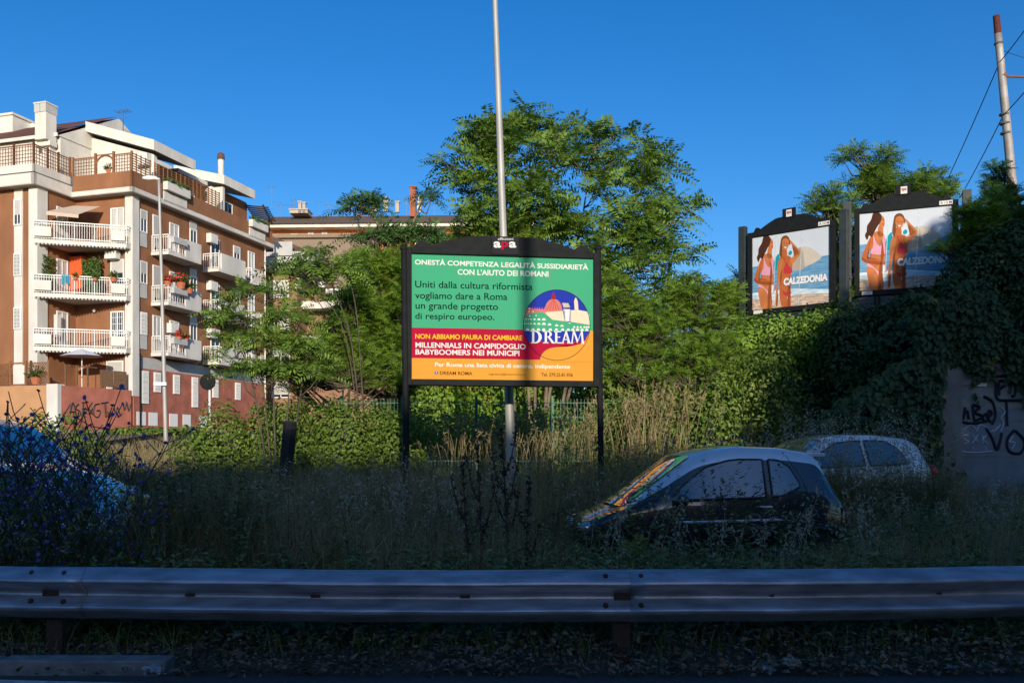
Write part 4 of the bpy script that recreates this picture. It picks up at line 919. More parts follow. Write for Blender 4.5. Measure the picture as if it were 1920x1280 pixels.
# the two-tone small car half sunk in the weeds, right of centre
SC = dict(top=[(0, .50), (.05, .62), (.14, .72), (.36, .80), (.52, .845), (.62, .88), (.74, .95), (1.46, 1.455), (1.68, 1.525), (2.0, 1.57), (2.6, 1.555), (3.03, 1.49), (3.07, 1.43), (3.24, 1.06), (3.36, .93), (3.46, .72), (3.5, .45)],
          belt=[(0, .45), (.14, .66), (.34, .78), (.6, .86), (1.2, .96), (2.4, .98), (3.0, 1.0), (3.2, .98), (3.36, .86), (3.5, .42)],
          hw=[(0, .50), (.08, .63), (.25, .74), (.6, .80), (1.5, .83), (2.6, .83), (3.1, .79), (3.4, .70), (3.5, .58)],
          rw=[(0, .46), (.1, .58), (.55, .70), (1.46, .60), (2.4, .60), (3.05, .56), (3.3, .60), (3.5, .5)], low=[(0, .26), (.3, .19), (3.2, .2), (3.5, .3)])
sc_at = at(1070, 0, 10.8)
sc = thing('parked_car', 'small dark hatchback with silver roof and pillars, parked in the weeds behind the crash barrier', 'car', (sc_at.x, 10.8, -.23), R(4)); sc.scale = (.935, 1, 1)
f, side, grid, A = car(sc, SC, CM['dark'], CM['silver'],
    [([(1.14, .955), (1.36, .965), (2.30, .99)], [(1.14, .965), (1.28, 1.10), (1.58, 1.31), (1.85, 1.385), (2.0, 1.40), (2.30, 1.40)]),
     ([(2.38, .995), (2.5, 1.01), (2.74, 1.10)], [(2.38, 1.40), (2.52, 1.385), (2.64, 1.31), (2.74, 1.13)])], (.62, 2.95), .29, (.58, 1.46), (3.08, 3.22), bulge=.15)
ellip((1.22, -.90, .95), (.09, .09, .075), 'door_mirror', CM['dark'], sc); ellip((1.22, .90, .95), (.09, .09, .075), 'door_mirror', CM['dark'], sc)
for sg in (-1, 1):
    g = MB(); g.add([side(s, z, sg, .012) for s, z in ((3.28, .62), (3.42, .60), (3.43, .80), (3.30, .86))], [(0, 1, 2, 3)]); g.build('tail_light', CM['redl'], sc)
    ellip((.12, sg * .52, .62), (.13, .13, .09), 'headlight', CM['lamp'], sc)
    g = MB(); g.tube([side(s, .70 + .02 * (s - 1.3), sg, .0) for s in np.linspace(1.15, 2.5, 8)], .016, 6); g.build('door_moulding', CM['silver'], sc)
    g = MB(); g.box(2.2, 2.36, *sorted((sg * .83, sg * .855)), .86, .885); g.build('door_handle', CM['silver'], sc, bevel=.005)
    g = MB(); g.tube([side(s, z, sg, -.002) for s, z in ((2.62, 1.46), (2.78, 1.2), (2.86, .95), (2.7, .6))], .006, 4); g.tube([side(s, z, sg, -.002) for s, z in ((1.05, .94), (1.1, .7), (1.12, .35))], .006, 4); g.build('panel_gap', CM['black'], sc)
g = MB(); g.box(2.9, 3.17, -.52, .52, 1.44, 1.487); g.build('roof_spoiler', CM['silver'], sc, bevel=.01)
g = MB(); g.box(-.012, .01, -.26, .26, .36, .46); g.build('number_plate', CM['white'], sc)

CM['glass'].node_tree.nodes['Principled BSDF'].inputs['IOR'].default_value = 1.7

# white hatchback behind it, near the retaining wall
HB = dict(top=[(0, .50), (.1, .68), (.3, .78), (1.0, .93), (1.1, .96), (1.9, 1.42), (2.3, 1.50), (2.9, 1.50), (3.5, 1.44), (3.62, 1.38), (3.9, .98), (4.0, .8), (4.03, .5)],
          belt=[(0, .45), (.1, .62), (1.0, .88), (1.5, .93), (3.4, 1.02), (3.85, .96), (4.03, .45)], hw=[(0, .55), (.15, .72), (.5, .82), (1.2, .86), (3.2, .86), (3.8, .78), (4.03, .62)],
          rw=[(0, .5), (.3, .68), (1.1, .74), (1.9, .62), (3.4, .60), (3.7, .64), (4.03, .5)], low=[(0, .26), (.4, .19), (3.7, .2), (4.03, .32)])
HW = [([(1.40, .95), (1.7, .96), (2.5, .99)], [(1.40, .97), (1.7, 1.15), (2.05, 1.34), (2.5, 1.38)]), ([(2.58, .99), (3.3, 1.02)], [(2.58, 1.38), (3.0, 1.37), (3.2, 1.25), (3.3, 1.06)])]
wc_end = at(1732, 0, 15.3)
wc = thing('parked_car', 'white hatchback parked in tall weeds beside the concrete wall', 'car', (wc_end.x - 3.95, 14.7, .06), R(14))
car(wc, HB, CM['white'], CM['white'], HW, (.72, 3.25), .30, (1.08, 1.9), (3.66, 3.86))
for sg in (-1, 1): ellip((3.9, sg * .66, .86), (.09, .12, .14), 'tail_light', CM['redl'], wc); ellip((.2, sg * .6, .66), (.16, .14, .09), 'headlight', CM['lamp'], wc); ellip((1.5, sg * .95, 1.0), (.08, .09, .07), 'door_mirror', CM['white'], wc)

# silver-white car at the left edge, nose to the right
lc_a = at(270, 0, 9.2)
lc = thing('parked_car', 'pale silver car at the left edge, its roof and windscreen showing above blue-flowered weeds', 'car', (lc_a.x + .97, 9.35, -.30), R(180 - 3))
HB2 = dict(HB); HB2['top'] = [(a, b - .05 if 1.1 < a < 3.7 else b) for a, b in HB['top']]
car(lc, HB2, CM['silver'], CM['silver'], HW, (.72, 3.25), .30, (1.08, 1.9), (3.66, 3.86))
for sg in (-1, 1): ellip((1.5, sg * .95, 1.0), (.08, .09, .07), 'door_mirror', CM['silver'], lc); ellip((.2, sg * .6, .66), (.16, .14, .09), 'headlight', CM['lamp'], lc); ellip((3.9, sg * .66, .86), (.09, .12, .14), 'tail_light', CM['redl'], lc)

# tall grey-blue van behind it
VP = dict(top=[(0, .62), (.06, .85), (.2, 1.02), (1.05, 1.42), (1.12, 1.46), (1.62, 1.88), (2.0, 2.02), (3.0, 2.06), (4.7, 2.05), (4.85, 1.9), (4.95, 1.2), (5.0, .6)],
          belt=[(0, .5), (.2, .9), (1.05, 1.2), (2.0, 1.25), (4.8, 1.25), (5.0, .55)], hw=[(0, .7), (.2, .88), (1, .95), (4.6, .95), (5.0, .85)], rw=[(0, .6), (.2, .8), (1.1, .86), (1.7, .80), (4.7, .80), (5, .7)], low=[(0, .3), (.4, .24), (4.7, .25), (5, .35)])
va = at(206, 0, 12.3)
van = thing('parked_van', 'tall grey blue van with a sloping bonnet, behind the pale car at the left edge', 'van', (va.x, 12.6, -.25), R(180 - 2))
car(van, VP, CM['blue'], CM['blue'], [([(1.45, 1.3), (2.4, 1.32)], [(1.45, 1.34), (1.75, 1.72), (2.4, 1.86)]), ([(2.5, 1.32), (3.6, 1.32)], [(2.5, 1.86), (3.6, 1.86)])], (.85, 4.0), .33, (1.14, 1.62))
for sg in (-1, 1): ellip((1.5, sg * 1.08, 1.4), (.09, .12, .15), 'door_mirror', CM['black'], van); ellip((.12, sg * .7, .85), (.12, .14, .16), 'headlight', CM['lamp'], van)
# ---------------------------------------------------------------- poles, lamps, signs, wires
def pole_pts(p0, p1, n=6): return [Vector(p0).lerp(Vector(p1), i / n) for i in range(n + 1)]
tp = thing('lamp_post', 'tall pale grey lamp post rising behind the election billboard out of the picture', 'lamp post', at(964, 845, 15.7)); tp.location.z = -.1
b0 = Vector((0, 0, -.2)); b1 = Vector((at(927, 0, 15.7).x - tp.location.x - .035, 0, 10.6))
m = MB(); pp = pole_pts(b0, b1, 12); m.tube(pp, [.092 - .05 * i / 12 for i in range(13)], 14); m.build('pole', M['metal_grey'], tp, smooth=True)
m = MB(); m.tube([b1, b1 + Vector((-.5, .1, .5)), b1 + Vector((-1.4, .2, .75))], .03, 8); m.build('arm', M['metal_grey'], tp, smooth=True)
m = MB(); m.lathe([(.02, -.36), (.10, -.3), (.13, 0), (.10, .3), (.02, .36)], b1 + Vector((-1.7, .22, .78)), 12, axis='x'); m.build('lamp_head', M['metal_grey'], tp, smooth=True)

sl = thing('street_lamp', 'slim grey street lamp with a short left arm, standing before the brown apartment block', 'street lamp', at(312, 0, 32) * 1.0); sl.location.z = float(gh(sl.location.x, 32)) - .1
zt = at(298, 336, 32); dx = zt.x - sl.location.x; hz = zt.z - sl.location.z
m = MB(); m.tube(pole_pts((0, 0, 0), (dx, 0, hz), 10), [.082 - .035 * i / 10 for i in range(11)], 10); m.build('pole', M['metal_grey'], sl, smooth=True)
m = MB(); m.bar((dx + .03, 0, hz), (dx - .15, 0, hz + .02), .06, .06); m.lathe([(.01, -.28), (.06, -.25), (.09, -.05), (.07, .2), (.03, .26)], (dx - .32, 0, hz + .04), 10, axis='x'); m.build('lamp_head', M['frame'], sl, smooth=True)
m = MB(); c = at(306, 720, 32); m.box(c.x - sl.location.x - .28, c.x - sl.location.x + .18, -.18, -.10, c.z - sl.location.z - .06, c.z - sl.location.z + .06); m.build('bracket_plate', M['frame'], sl)

rs = thing('road_sign', 'back of a dark round road sign on a white post before the red wall', 'road sign', at(393, 0, 34) * 1.0); rs.location.z = 1.0
c = at(393, 716, 34)
m = MB(); m.tube([(0, 0, 0), (0, 0, c.z - 1.0 + .3)], .04, 8); m.build('post', M['frame'], rs)
m = MB(); m.lathe([(.30, -.02), (.31, 0), (.30, .02)], (-.05, -.06, c.z - 1.0), 20, axis='y'); m.build('sign_plate', M['metal_dark'], rs)

up = thing('utility_pole', 'leaning metal utility pole with a rusty top on the bank at the right edge', 'utility pole', at(1906, 0, 24) * 1.0); up.location.z = 7.0
p0 = Vector((.1, 0, -.8)); tt = at(1868, 30, 24) - up.location
m = MB(); pts = pole_pts(p0, tt, 14); m.tube(pts[:14], [.135 - .045 * i / 14 for i in range(14)], 12); m.build('pole', mat('patchy_steel_pole', (.42, .40, .37), .6, metal=.15, color2=(.24, .20, .17), scale=2.5, stretch=(1, 1, .6)), up, smooth=True)
m = MB(); m.tube([pts[13], pts[14]], [.092, .085], 12); m.build('rusty_cap', mat('rusty_pole_top', (.13, .028, .018), .9, noise=.4, scale=20), up)
arm_z = at(1880, 143, 24); a0 = arm_z - up.location; m = MB(); m.tube([a0, a0 + Vector((1.6, .2, .02))], .035, 8); m.lathe([(.09, -.08), (.11, 0), (.09, .08)], a0, 12); m.build('cross_arm', mat('rusty_arm', (.22, .10, .06), .85, noise=.3, scale=10), up)
m = MB()
for py in (82, 215, 232, 305, 250): 
    t = (py - 30) / 340; q = tt.lerp(at(1895, 370, 24) - up.location, t); m.lathe([(.105 + .035 * t, -.025), (.115 + .035 * t, 0), (.105 + .035 * t, .025)], q, 12)
m.build('pole_band', M['galv_mid'], up)
cable = mat('black_cable', (.015, .015, .02), .6)
def wire(a, b, sag, label, r=.014):
    m = MB(); m.tube([Vector(a).lerp(Vector(b), i / 10) - Vector((0, 0, sag * 4 * (i / 10) * (1 - i / 10))) for i in range(11)], r, 5)
    tag(m.build('cable', cable), label, 'cable')
k1 = at(1874, 118, 24); k2 = at(1881, 217, 24)
wire(k1, at(1768, 355, 30), .05, 'black cable slanting down left from the upper part of the leaning utility pole')
wire(k1, at(1990, -40, 21), .05, 'black cable rising right from the upper part of the leaning utility pole')
wire(k2, at(1800, 370, 30), .05, 'black cable slanting down left from the middle of the leaning utility pole')
wire(k2, at(1990, 88, 21), .05, 'black cable rising right from the middle of the leaning utility pole')
wire(at(1871, 92, 24), at(2000, 128, 26), .05, 'thin faint wire running right from below the rusty top of the leaning pole', .007)

# ---------------------------------------------------------------- retaining wall with graffiti
rw = thing('retaining_wall', 'grey concrete retaining wall with black and pale graffiti, under the ivy at the right edge', 'wall', (8.2, 17.0, 0))
m = MB()
zs = [-.4, .5, 1.18, 1.86, 2.54, 3.2]
m.box(0, 7, 0, .6, -.4, 3.35); m.build('wall_face', mat('shuttered_concrete', (.30, .28, .25), .95, color2=(.19, .175, .155), scale=2.2, bump=.5, stretch=(1, 1, 2.2), detail=10), rw)
m = MB()
for z in zs[1:-1]: m.box(0, 7, -.012, -.002, z - .012, z + .012)
m.box(-.0, .42, -.05, -.0025, -.4, 3.3); m.build('concrete_joint', mat('concrete_edge', (.26, .24, .21), .95, noise=.3, scale=3, bump=.4), rw)
def onwall(zx, zy): 
    p = at(1480 + zx / 3.764, 580 + zy / 3.764, 16.95); return Vector((p.x - 8.2, -.012, p.z))
m = MB(); m.box(0, 7, -.003, -.0015, -.4, onwall(0, 715).z); m.build('painted_patch', mat('grey_paint_patch', (.23, .235, .25), .9, noise=.2, scale=3), rw)
g = MB()
blackz = [[(1470, 472), (1530, 466), (1610, 468)], [(1468, 475), (1465, 560), (1478, 632), (1560, 640), (1660, 640)], [(1488, 605), (1486, 505)], [(1486, 505), (1520, 502), (1526, 535), (1490, 560)], [(1562, 490), (1568, 590)], [(1562, 490), (1600, 540), (1598, 600), (1575, 612)],
          [(1185, 665), (1228, 775), (1250, 690)], [(1262, 710), (1275, 775)], [(1300, 672), (1312, 785)], [(1300, 672), (1352, 690), (1315, 725), (1372, 755), (1312, 788)], [(1395, 735), (1370, 760), (1392, 790), (1412, 760), (1395, 735)], [(1405, 762), (1435, 735), (1418, 712), (1405, 755), (1430, 795)],
          [(1380, 612), (1440, 650), (1462, 740), (1440, 810)], [(1165, 758), (1158, 800), (1142, 855)], [(1135, 790), (1190, 775)], [(1145, 770), (1175, 795)], [(1398, 835), (1440, 910), (1475, 990), (1508, 870)], [(1595, 850), (1545, 920), (1560, 1000), (1640, 1012), (1668, 930), (1600, 852)], [(1540, 640), (1545, 820)], [(1215, 790), (1300, 805), (1380, 790)]]
strokes(g, blackz, onwall, .028); g.build('black_graffiti', M['black_paint'], rw)
g = MB()
palez = [[(1230, 835), (1198, 900), (1215, 990), (1300, 1010), (1440, 1000)], [(1240, 850), (1290, 815), (1330, 850)], [(1270, 885), (1235, 890), (1250, 920), (1275, 930), (1240, 948)], [(1300, 880), (1340, 940)], [(1340, 880), (1300, 945)], [(1370, 885), (1375, 945)], [(1400, 885), (1375, 915), (1405, 945)], [(1330, 860), (1350, 815), (1400, 830), (1420, 860), (1460, 850), (1500, 810)], [(1300, 970), (1310, 985)], [(1390, 965), (1395, 990)], [(1590, 890), (1560, 930), (1600, 940), (1580, 980)], [(1500, 690), (1530, 720), (1505, 760), (1520, 800), (1500, 860)]]
strokes(g, palez, onwall, .014); g.build('pale_graffiti', M['pale_paint'], rw)
a = onwall(1312, 502); b = onwall(1396, 542)
m = MB(); m.box(a.x, b.x, -.03, -.012, b.z, a.z); m.build('number_plate', M['frame'], rw)

# ---------------------------------------------------------------- green mesh fence, leaning post, far railing
fe = thing('mesh_fence', 'green welded mesh fence running behind the election billboard in the bushes', 'fence', (0, 19.6, 0))
fg = mat('green_fence_paint', (.02, .13, .075), .5)
def fx(px): return (px - 960) * 19.6 / F
zf = lambda py: EYE - (py - HZ) * 19.6 / F
for px in (640, 755, 893, 1035, 1180, 1310):
    m = MB(); m.box(fx(px) - .03, fx(px) + .03, -.03, .03, -.2, zf(742)); m.build('post', fg, fe)
m = MB(); x = fx(600)
while x < fx(1320): m.box(x - .004, x + .004, -.045, -.035, .0, zf(748)); x += .075
for z in np.arange(.1, zf(748), .32): m.box(fx(600), fx(1320), -.053, -.045, z - .006, z + .006)
m.build('mesh_panel', fg, fe)
lp = thing('leaning_post', 'charred dark wooden post leaning among the weeds before the hedge', 'post', at(528, 0, 15.5) * 1.0, .3); lp.location.z = .2
m = MB(); tpz = at(542, 792, 15.5).z - .2
m.tube([(0, 0, -.3), (.05, 0, .5), (.14, 0, tpz)], [.115, .118, .122], 9); m.build('post_body', mat('charred_wood', (.022, .02, .022), .85, noise=.5, scale=8, stretch=(1, 1, .3), bump=.5), lp, bevel=.01)
m = MB(); m.tube([(.135, 0, tpz - .12), (.142, 0, tpz + .03)], [.128, .11], 9); m.build('post_cap', mat('charred_end', (.03, .028, .03), .9), lp)
fr_ = thing('road_barrier', 'low weathered double rail fence along the street below the red wall', 'barrier', (0, 0, 0))
A_ = at(150, 0, 30); B_ = at(335, 0, 34); A_.z = float(gh(A_.x, A_.y)); B_.z = float(gh(B_.x, B_.y))
tops = lambda t: EYE - (np.interp(t, [0, 1], [838, 812]) - HZ) * (30 + 4 * t) / F
for i in range(5):
    t = i / 4; p = A_.lerp(B_, t); m = MB(); m.bar((p.x, p.y, p.z - .3), (p.x, p.y, tops(t) + .08), .14, .14); m.build('post', M['metal_dark'], fr_)
for dz in (0, -.35):
    m = MB(); m.bar((A_.x, A_.y - .1, tops(0) + dz), (B_.x, B_.y - .1, tops(1) + dz), .06, .16); m.build('rail', M['metal_dark'], fr_)
bw = thing('boundary_wall', 'low grey stone wall at the foot of the red house wall', 'wall', (0, 0, 0))
m = MB(); a = at(90, 0, 44); b = at(420, 0, 50); m.bar((a.x, a.y, 1.7), (b.x, b.y, 2.0), .4, 1.1); m.build('wall_body', mat('rough_stone', (.26, .23, .19), .95, noise=.5, scale=5, bump=.6), bw)

# ---------------------------------------------------------------- across the road behind the viewpoint: what casts the long shade
hb = thing('terraced_building', 'long rendered building across the road behind the viewpoint, shading the foreground', 'building', (0, -45, 0))
SHH = 16.9
m = MB(); m.box(-60, 60, -10, 0, 0, SHH - .4); m.build('wall', M['ochre'], hb)
m = MB(); m.box(-60.4, 60.4, -10.4, .4, SHH - .4, SHH); m.build('roof', M['soffit'], hb)
for i in range(24):
    x = -57.5 + i * 5
    for z in (1.2, 4.6, 8.0, 11.4): window(hb, Matrix(((-1, 0, 0, x), (0, 1, 0, .004), (0, 0, 1, z), (0, 0, 0, 1))), 1.3, 1.7, .2)
bl = thing('street_lamp', 'plain street lamp on the near pavement behind the viewpoint', 'street lamp', (4.05, -12.4, 0))
m = MB(); m.tube([(0, 0, 0), (0, 0, 13.0)], [.11, .085], 12); m.build('pole', M['metal_grey'], bl, smooth=True)
m = MB(); m.lathe([(.05, 12.9), (.2, 13.0), (.22, 13.2), (.05, 13.3)], (0, 0, 0), 12); m.build('lamp_head', M['frame'], bl, smooth=True)
# ---------------------------------------------------------------- vegetation
LF = dict(
    ail=leaf_mat('ailanthus_leaf', (.06, .11, .018), (.18, .25, .035), (.10, .165, .025), trans=.32, gain=1.8),
    ail_dark=leaf_mat('dark_ailanthus_leaf', (.03, .075, .022), (.085, .15, .035), (.05, .105, .026), trans=.28, gain=1.8),
    rob=leaf_mat('robinia_leaf', (.06, .12, .014), (.19, .26, .03), (.11, .18, .02), trans=.35, gain=1.85),
    hedge=leaf_mat('hedge_leaf', (.05, .09, .012), (.20, .26, .035), (.09, .14, .02), trans=.3, gain=1.5),
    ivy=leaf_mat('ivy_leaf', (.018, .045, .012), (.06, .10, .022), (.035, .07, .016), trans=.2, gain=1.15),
    grass=leaf_mat('rough_grass', (.045, .045, .018), (.19, .135, .075), (.105, .085, .04), trans=.25, gain=2.6),
    green=leaf_mat('green_weed', (.034, .05, .012), (.13, .13, .04), (.07, .085, .024), trans=.25, gain=2.4),
    straw=leaf_mat('dry_straw', (.26, .19, .085), (.50, .40, .20), trans=.2, gain=0.9),
    oat=leaf_mat('pale_oat_plume', (.30, .27, .18), (.48, .44, .33), trans=.3),
    dock=leaf_mat('dark_dock_seed', (.03, .016, .012), (.06, .03, .02), trans=0),
    chic=leaf_mat('blue_petal', (.10, .10, .42), (.17, .16, .58), trans=.25),
    stem=leaf_mat('dark_green_stem', (.025, .04, .015), (.05, .065, .025), trans=0),
    litter=leaf_mat('dead_leaf', (.08, .06, .04), (.34, .26, .17), (.17, .125, .08), trans=.1))
bark = mat('grey_brown_bark', (.22, .17, .11), .9, noise=.4, scale=9, stretch=(1, 1, .3), bump=.4)
barkd = mat('dark_bark', (.10, .08, .055), .9, noise=.4, scale=9, stretch=(1, 1, .3))

def lobes_px(lst, d, th=.8):             # (px, py, rx, ry[, depth shift]) -> ellipsoids standing at depth d
    out = []
    for L in lst:
        dd = d + (L[4] if len(L) > 4 else 0); c = at(L[0], L[1], dd); k = dd / F
        out.append((np.array(c), np.array([L[2] * k, max(L[2], L[3]) * k * th, L[3] * k])))
    return out
def rosettes(pile, C, n_f, L, out_dir, pairs=9, droop=.5, lw=.3, ll=.22):
    for c, o in zip(C, out_dir):
        k = rng.integers(n_f - 2, n_f + 3); az = rng.uniform(0, 2 * math.pi) + np.arange(k) * 2.4
        el = rng.uniform(-.15, 1.0, k)
        D = np.stack([np.cos(az) * np.cos(el), np.sin(az) * np.cos(el), np.sin(el)], 1) + o * .45
        fronds(pile, np.tile(c, (k, 1)) - o * .05 + rng.normal(0, .03, (k, 3)), D, L * rng.uniform(.65, 1.15, k), pairs, lw, ll, droop)
def tree(name, label, stems, lobes, n_cl, frond_L, leaf_m, bark_m, n_f=9, pairs=9, droop=.5, surf=.55, lw=.3, ll=.22, cat='tree', group=None, trunk_r=.09, twig=.022):
    """stems: list of world polylines; lobes: ellipsoids carrying clumps of pinnate leaves"""
    base = Vector(stems[0][0]); t = thing(name, label, cat, base, 0, group)
    B = np.array(base); nodes = []; m = MB()
    for st in stems:
        st = spline([tuple(p) for p in st], 5, False); n = len(st)
        m.tube([Vector(p) - base for p in st], [trunk_r * (1 - .75 * i / (n - 1)) for i in range(n)], 7)
        nodes += [np.array(p) for p in st[n // 4:]]
    nodes = np.array(nodes)
    vol = np.array([r.prod() ** .67 for _, r in lobes]); pick = rng.choice(len(lobes), n_cl, p=vol / vol.sum())
    C = []; O = []
    for i in pick:
        c, r = lobes[i]; d = sphere_dirs(1)[0]; d[2] = d[2] * .9 + .12
        rad = rng.uniform(surf, 1.0) if rng.random() < .75 else rng.uniform(.1, surf)
        C.append(c + d * r * rad); O.append(nrm(np.array([d[0], d[1], abs(d[2]) * .6 + .3])))
    C = np.array(C); O = np.array(O)
    for c in C:
        dd = np.linalg.norm(nodes - c, axis=1) + np.where(nodes[:, 2] > c[2] - .1, 2, 0); a = nodes[dd.argmin()]
        mid = (a + c) / 2 + np.array([0, 0, -.12]) + rng.normal(0, .06, 3)
        m.tube([Vector(a - B), Vector(mid - B), Vector(c - B)], [twig * 1.5, twig, twig * .5], 4, cap=False)
    m.build('trunk', bark_m, t, smooth=True)
    pl = NP(); rosettes(pl, C - B, n_f, frond_L, O, pairs, droop, lw, ll); pl.build('crown', leaf_m, t)
    return t
def root(px, d): p = at(px, 0, d); return (p.x, d, float(gh(p.x, d)) - .1)
W3 = lambda px, py, d: tuple(at(px, py, d))

# the big tree of heaven behind the election billboard
d = 24.5
T1 = lobes_px([(950, 285, 75, 60), (1000, 235, 50, 32), (905, 265, 55, 32), (865, 300, 40, 22), (890, 340, 60, 45), (1075, 300, 95, 65), (1040, 265, 55, 40), (1110, 255, 50, 35), (1175, 275, 45, 30), (1190, 335, 75, 50), (1240, 300, 25, 18), (1255, 385, 48, 25), (1225, 430, 75, 45), (1285, 395, 25, 16), (1120, 420, 130, 85, -.6), (970, 400, 110, 80, -.3), (890, 430, 45, 35), (855, 385, 28, 16), (1200, 500, 95, 60, -.8), (1080, 520, 140, 75), (1265, 470, 50, 30), (1280, 545, 45, 35), (1180, 590, 110, 55), (940, 500, 90, 80), (860, 480, 50, 40)], d)
stems = [[root(1000, d), W3(985, 640, d), W3(960, 470, d), W3(945, 330, d), W3(960, 240, d)], [root(1010, d), W3(1030, 620, d), W3(1020, 430, d), W3(1030, 330, d), W3(1050, 250, d)], [root(1020, d + .3), W3(1090, 600, d), W3(1140, 500, d), W3(1190, 380, d), W3(1230, 320, d)], [root(1015, d + .2), W3(1120, 570, d), W3(1200, 500, d), W3(1265, 410, d)], [root(990, d), W3(930, 560, d), W3(895, 430, d), W3(870, 330, d)], [root(1000, d + .4), W3(1060, 560, d), W3(1090, 420, d), W3(1110, 280, d)], [root(1005, d), W3(1000, 540, d), W3(990, 380, d), W3(1000, 230, d)]]
tree('ailanthus_tree', 'large spreading tree with feathery leaf tufts, behind the election billboard and tall lamp post', stems, T1, 400, .78, LF['ail'], bark, n_f=8, pairs=8, droop=.42, lw=.36, ll=.25, trunk_r=.055, twig=.016)
# the dense tree left of the billboard
d = 21.5
T2 = lobes_px([(700, 520, 60, 55), (690, 590, 75, 55), (720, 660, 65, 60), (650, 610, 40, 40), (760, 560, 45, 90), (745, 500, 45, 35), (690, 690, 60, 40), (640, 700, 45, 35), (770, 700, 35, 50), (620, 650, 35, 40)], d, .9)
tree('dense_tree', 'dense bright green tree immediately left of the billboard', [[root(730, d), W3(728, 700, d), W3(715, 600, d), W3(705, 500, d)], [root(740, d), W3(755, 650, d), W3(755, 520, d), W3(745, 470, d)]], T2, 760, .42, LF['rob'], barkd, n_f=9, twig=.007, trunk_r=.06, pairs=10, droop=.35, ll=.17, lw=.36)
d = 23
T2b = lobes_px([(800, 378, 26, 14), (775, 440, 50, 22), (690, 385, 30, 14), (655, 390, 22, 14), (710, 450, 55, 22), (820, 450, 40, 25)], d)
tree('ailanthus_tree', 'slender tree whose top tufts cover the old tiled roof, left of the large tree', [[root(760, d), W3(765, 600, d), W3(760, 470, d), W3(790, 380, d)], [root(755, d), W3(740, 560, d), W3(715, 440, d), W3(690, 385, d)]], T2b, 44, .62, LF['ail_dark'], bark, n_f=10, droop=.5)
d = 19
T3 = lobes_px([(600, 470, 45, 25), (570, 500, 35, 20), (640, 510, 30, 18), (590, 545, 30, 18), (655, 450, 20, 15)], d)
tree('ailanthus_sapling', 'thin-stemmed sapling with long drooping fronds before the second apartment block', [[root(690, d), W3(660, 650, d), W3(625, 540, d), W3(605, 465, d)], [root(690, d), W3(650, 640, d), W3(590, 540, d)], [root(692, d), W3(670, 600, d), W3(645, 505, d)]], T3, 17, .70, LF['ail'], barkd, n_f=11, droop=.55, trunk_r=.022, twig=.012)
d = 17.6
T4 = lobes_px([(505, 545, 40, 20), (450, 560, 35, 20), (430, 600, 35, 22), (540, 590, 40, 22), (430, 650, 30, 20), (500, 640, 35, 20), (560, 650, 40, 22), (525, 690, 35, 20), (590, 690, 35, 25), (470, 700, 30, 20)], d)
tree('ailanthus_sapling', 'leafy sapling group in front of the far end of the brown block, above the hedge', [[root(520, d), W3(512, 720, d), W3(505, 620, d), W3(500, 540, d)], [root(515, d), W3(490, 700, d), W3(445, 570, d)], [root(525, d), W3(545, 690, d), W3(550, 600, d)], [root(515, d), W3(470, 700, d), W3(430, 640, d)], [root(530, d), W3(570, 700, d), W3(590, 680, d)]], T4, 62, .58, LF['ail'], barkd, n_f=10, droop=.5, trunk_r=.022, twig=.012)
# bushes climbing the bank right of the billboard
def px_bush(label, lst, d, n_cl, L, m, stem_px, nf=8, pairs=9, ll=.18, lw=.36, name='bush', cat='bush'):
    tree(name, label, [[root(stem_px, d), W3(stem_px + 4, np.mean([l[1] for l in lst]), d)], [root(stem_px + 6, d), W3(stem_px + 20, min(l[1] for l in lst) + 20, d)]], lobes_px(lst, d, .9), int(n_cl * 1.6), L, LF[m], barkd, n_f=nf, pairs=pairs, droop=.35, ll=ll, lw=lw, cat=cat, trunk_r=.05)
px_bush('broad bright bush right of the billboard, below the large tree', [(1190, 620, 70, 55), (1150, 570, 40, 70), (1240, 650, 60, 50), (1170, 680, 60, 40)], 21.0, 170, .42, 'rob', 1190)
px_bush('bright bush left of the dense tree, hiding the foot of the second apartment block', [(600, 690, 60, 45), (555, 720, 40, 28), (650, 640, 50, 55), (690, 700, 60, 45), (660, 560, 40, 40)], 20.4, 150, .40, 'rob', 640)
px_bush('round bush on the slope halfway between the election billboard and the beach billboards', [(1300, 560, 55, 45), (1330, 610, 60, 50), (1270, 590, 50, 40), (1370, 560, 30, 30)], 22.5, 150, .42, 'rob', 1310)
px_bush('low bush at the sunlit foot of the bank, under the slope bushes', [(1290, 680, 60, 35), (1340, 660, 55, 40), (1240, 710, 50, 25)], 19.6, 120, .36, 'rob', 1300)
px_bush('bush left of the nearer beach billboard, against the sky', [(1385, 530, 22, 28), (1375, 570, 28, 30), (1395, 600, 25, 20)], 24.3, 45, .5, 'ail_dark', 1385)
px_bush('tree behind the nearer beach billboard, rising in the gap between both beach billboards', [(1545, 378, 32, 24), (1590, 395, 35, 35), (1525, 400, 18, 18), (1580, 470, 22, 60)], 25.0, 60, .55, 'ail', 1560, name='small_tree', cat='tree')
px_bush('taller tree behind the further beach billboard, its top boughs leaning left against the sky', [(1600, 290, 28, 14), (1648, 310, 28, 34), (1630, 350, 45, 35), (1670, 370, 40, 40)], 26.0, 66, .6, 'ail', 1640, name='small_tree', cat='tree')
px_bush('small tree top showing above the right part of the further beach billboard', [(1735, 340, 35, 20), (1765, 365, 25, 22), (1720, 360, 25, 20)], 25.5, 34, .55, 'ail', 1750, name='small_tree', cat='tree')
px_bush('sunlit bush overlapping the right edge of the further beach billboard', [(1815, 410, 28, 35), (1840, 440, 40, 35), (1860, 395, 25, 40), (1800, 450, 25, 20), (1770, 465, 22, 12)], 20.6, 105, .36, 'rob', 1840)
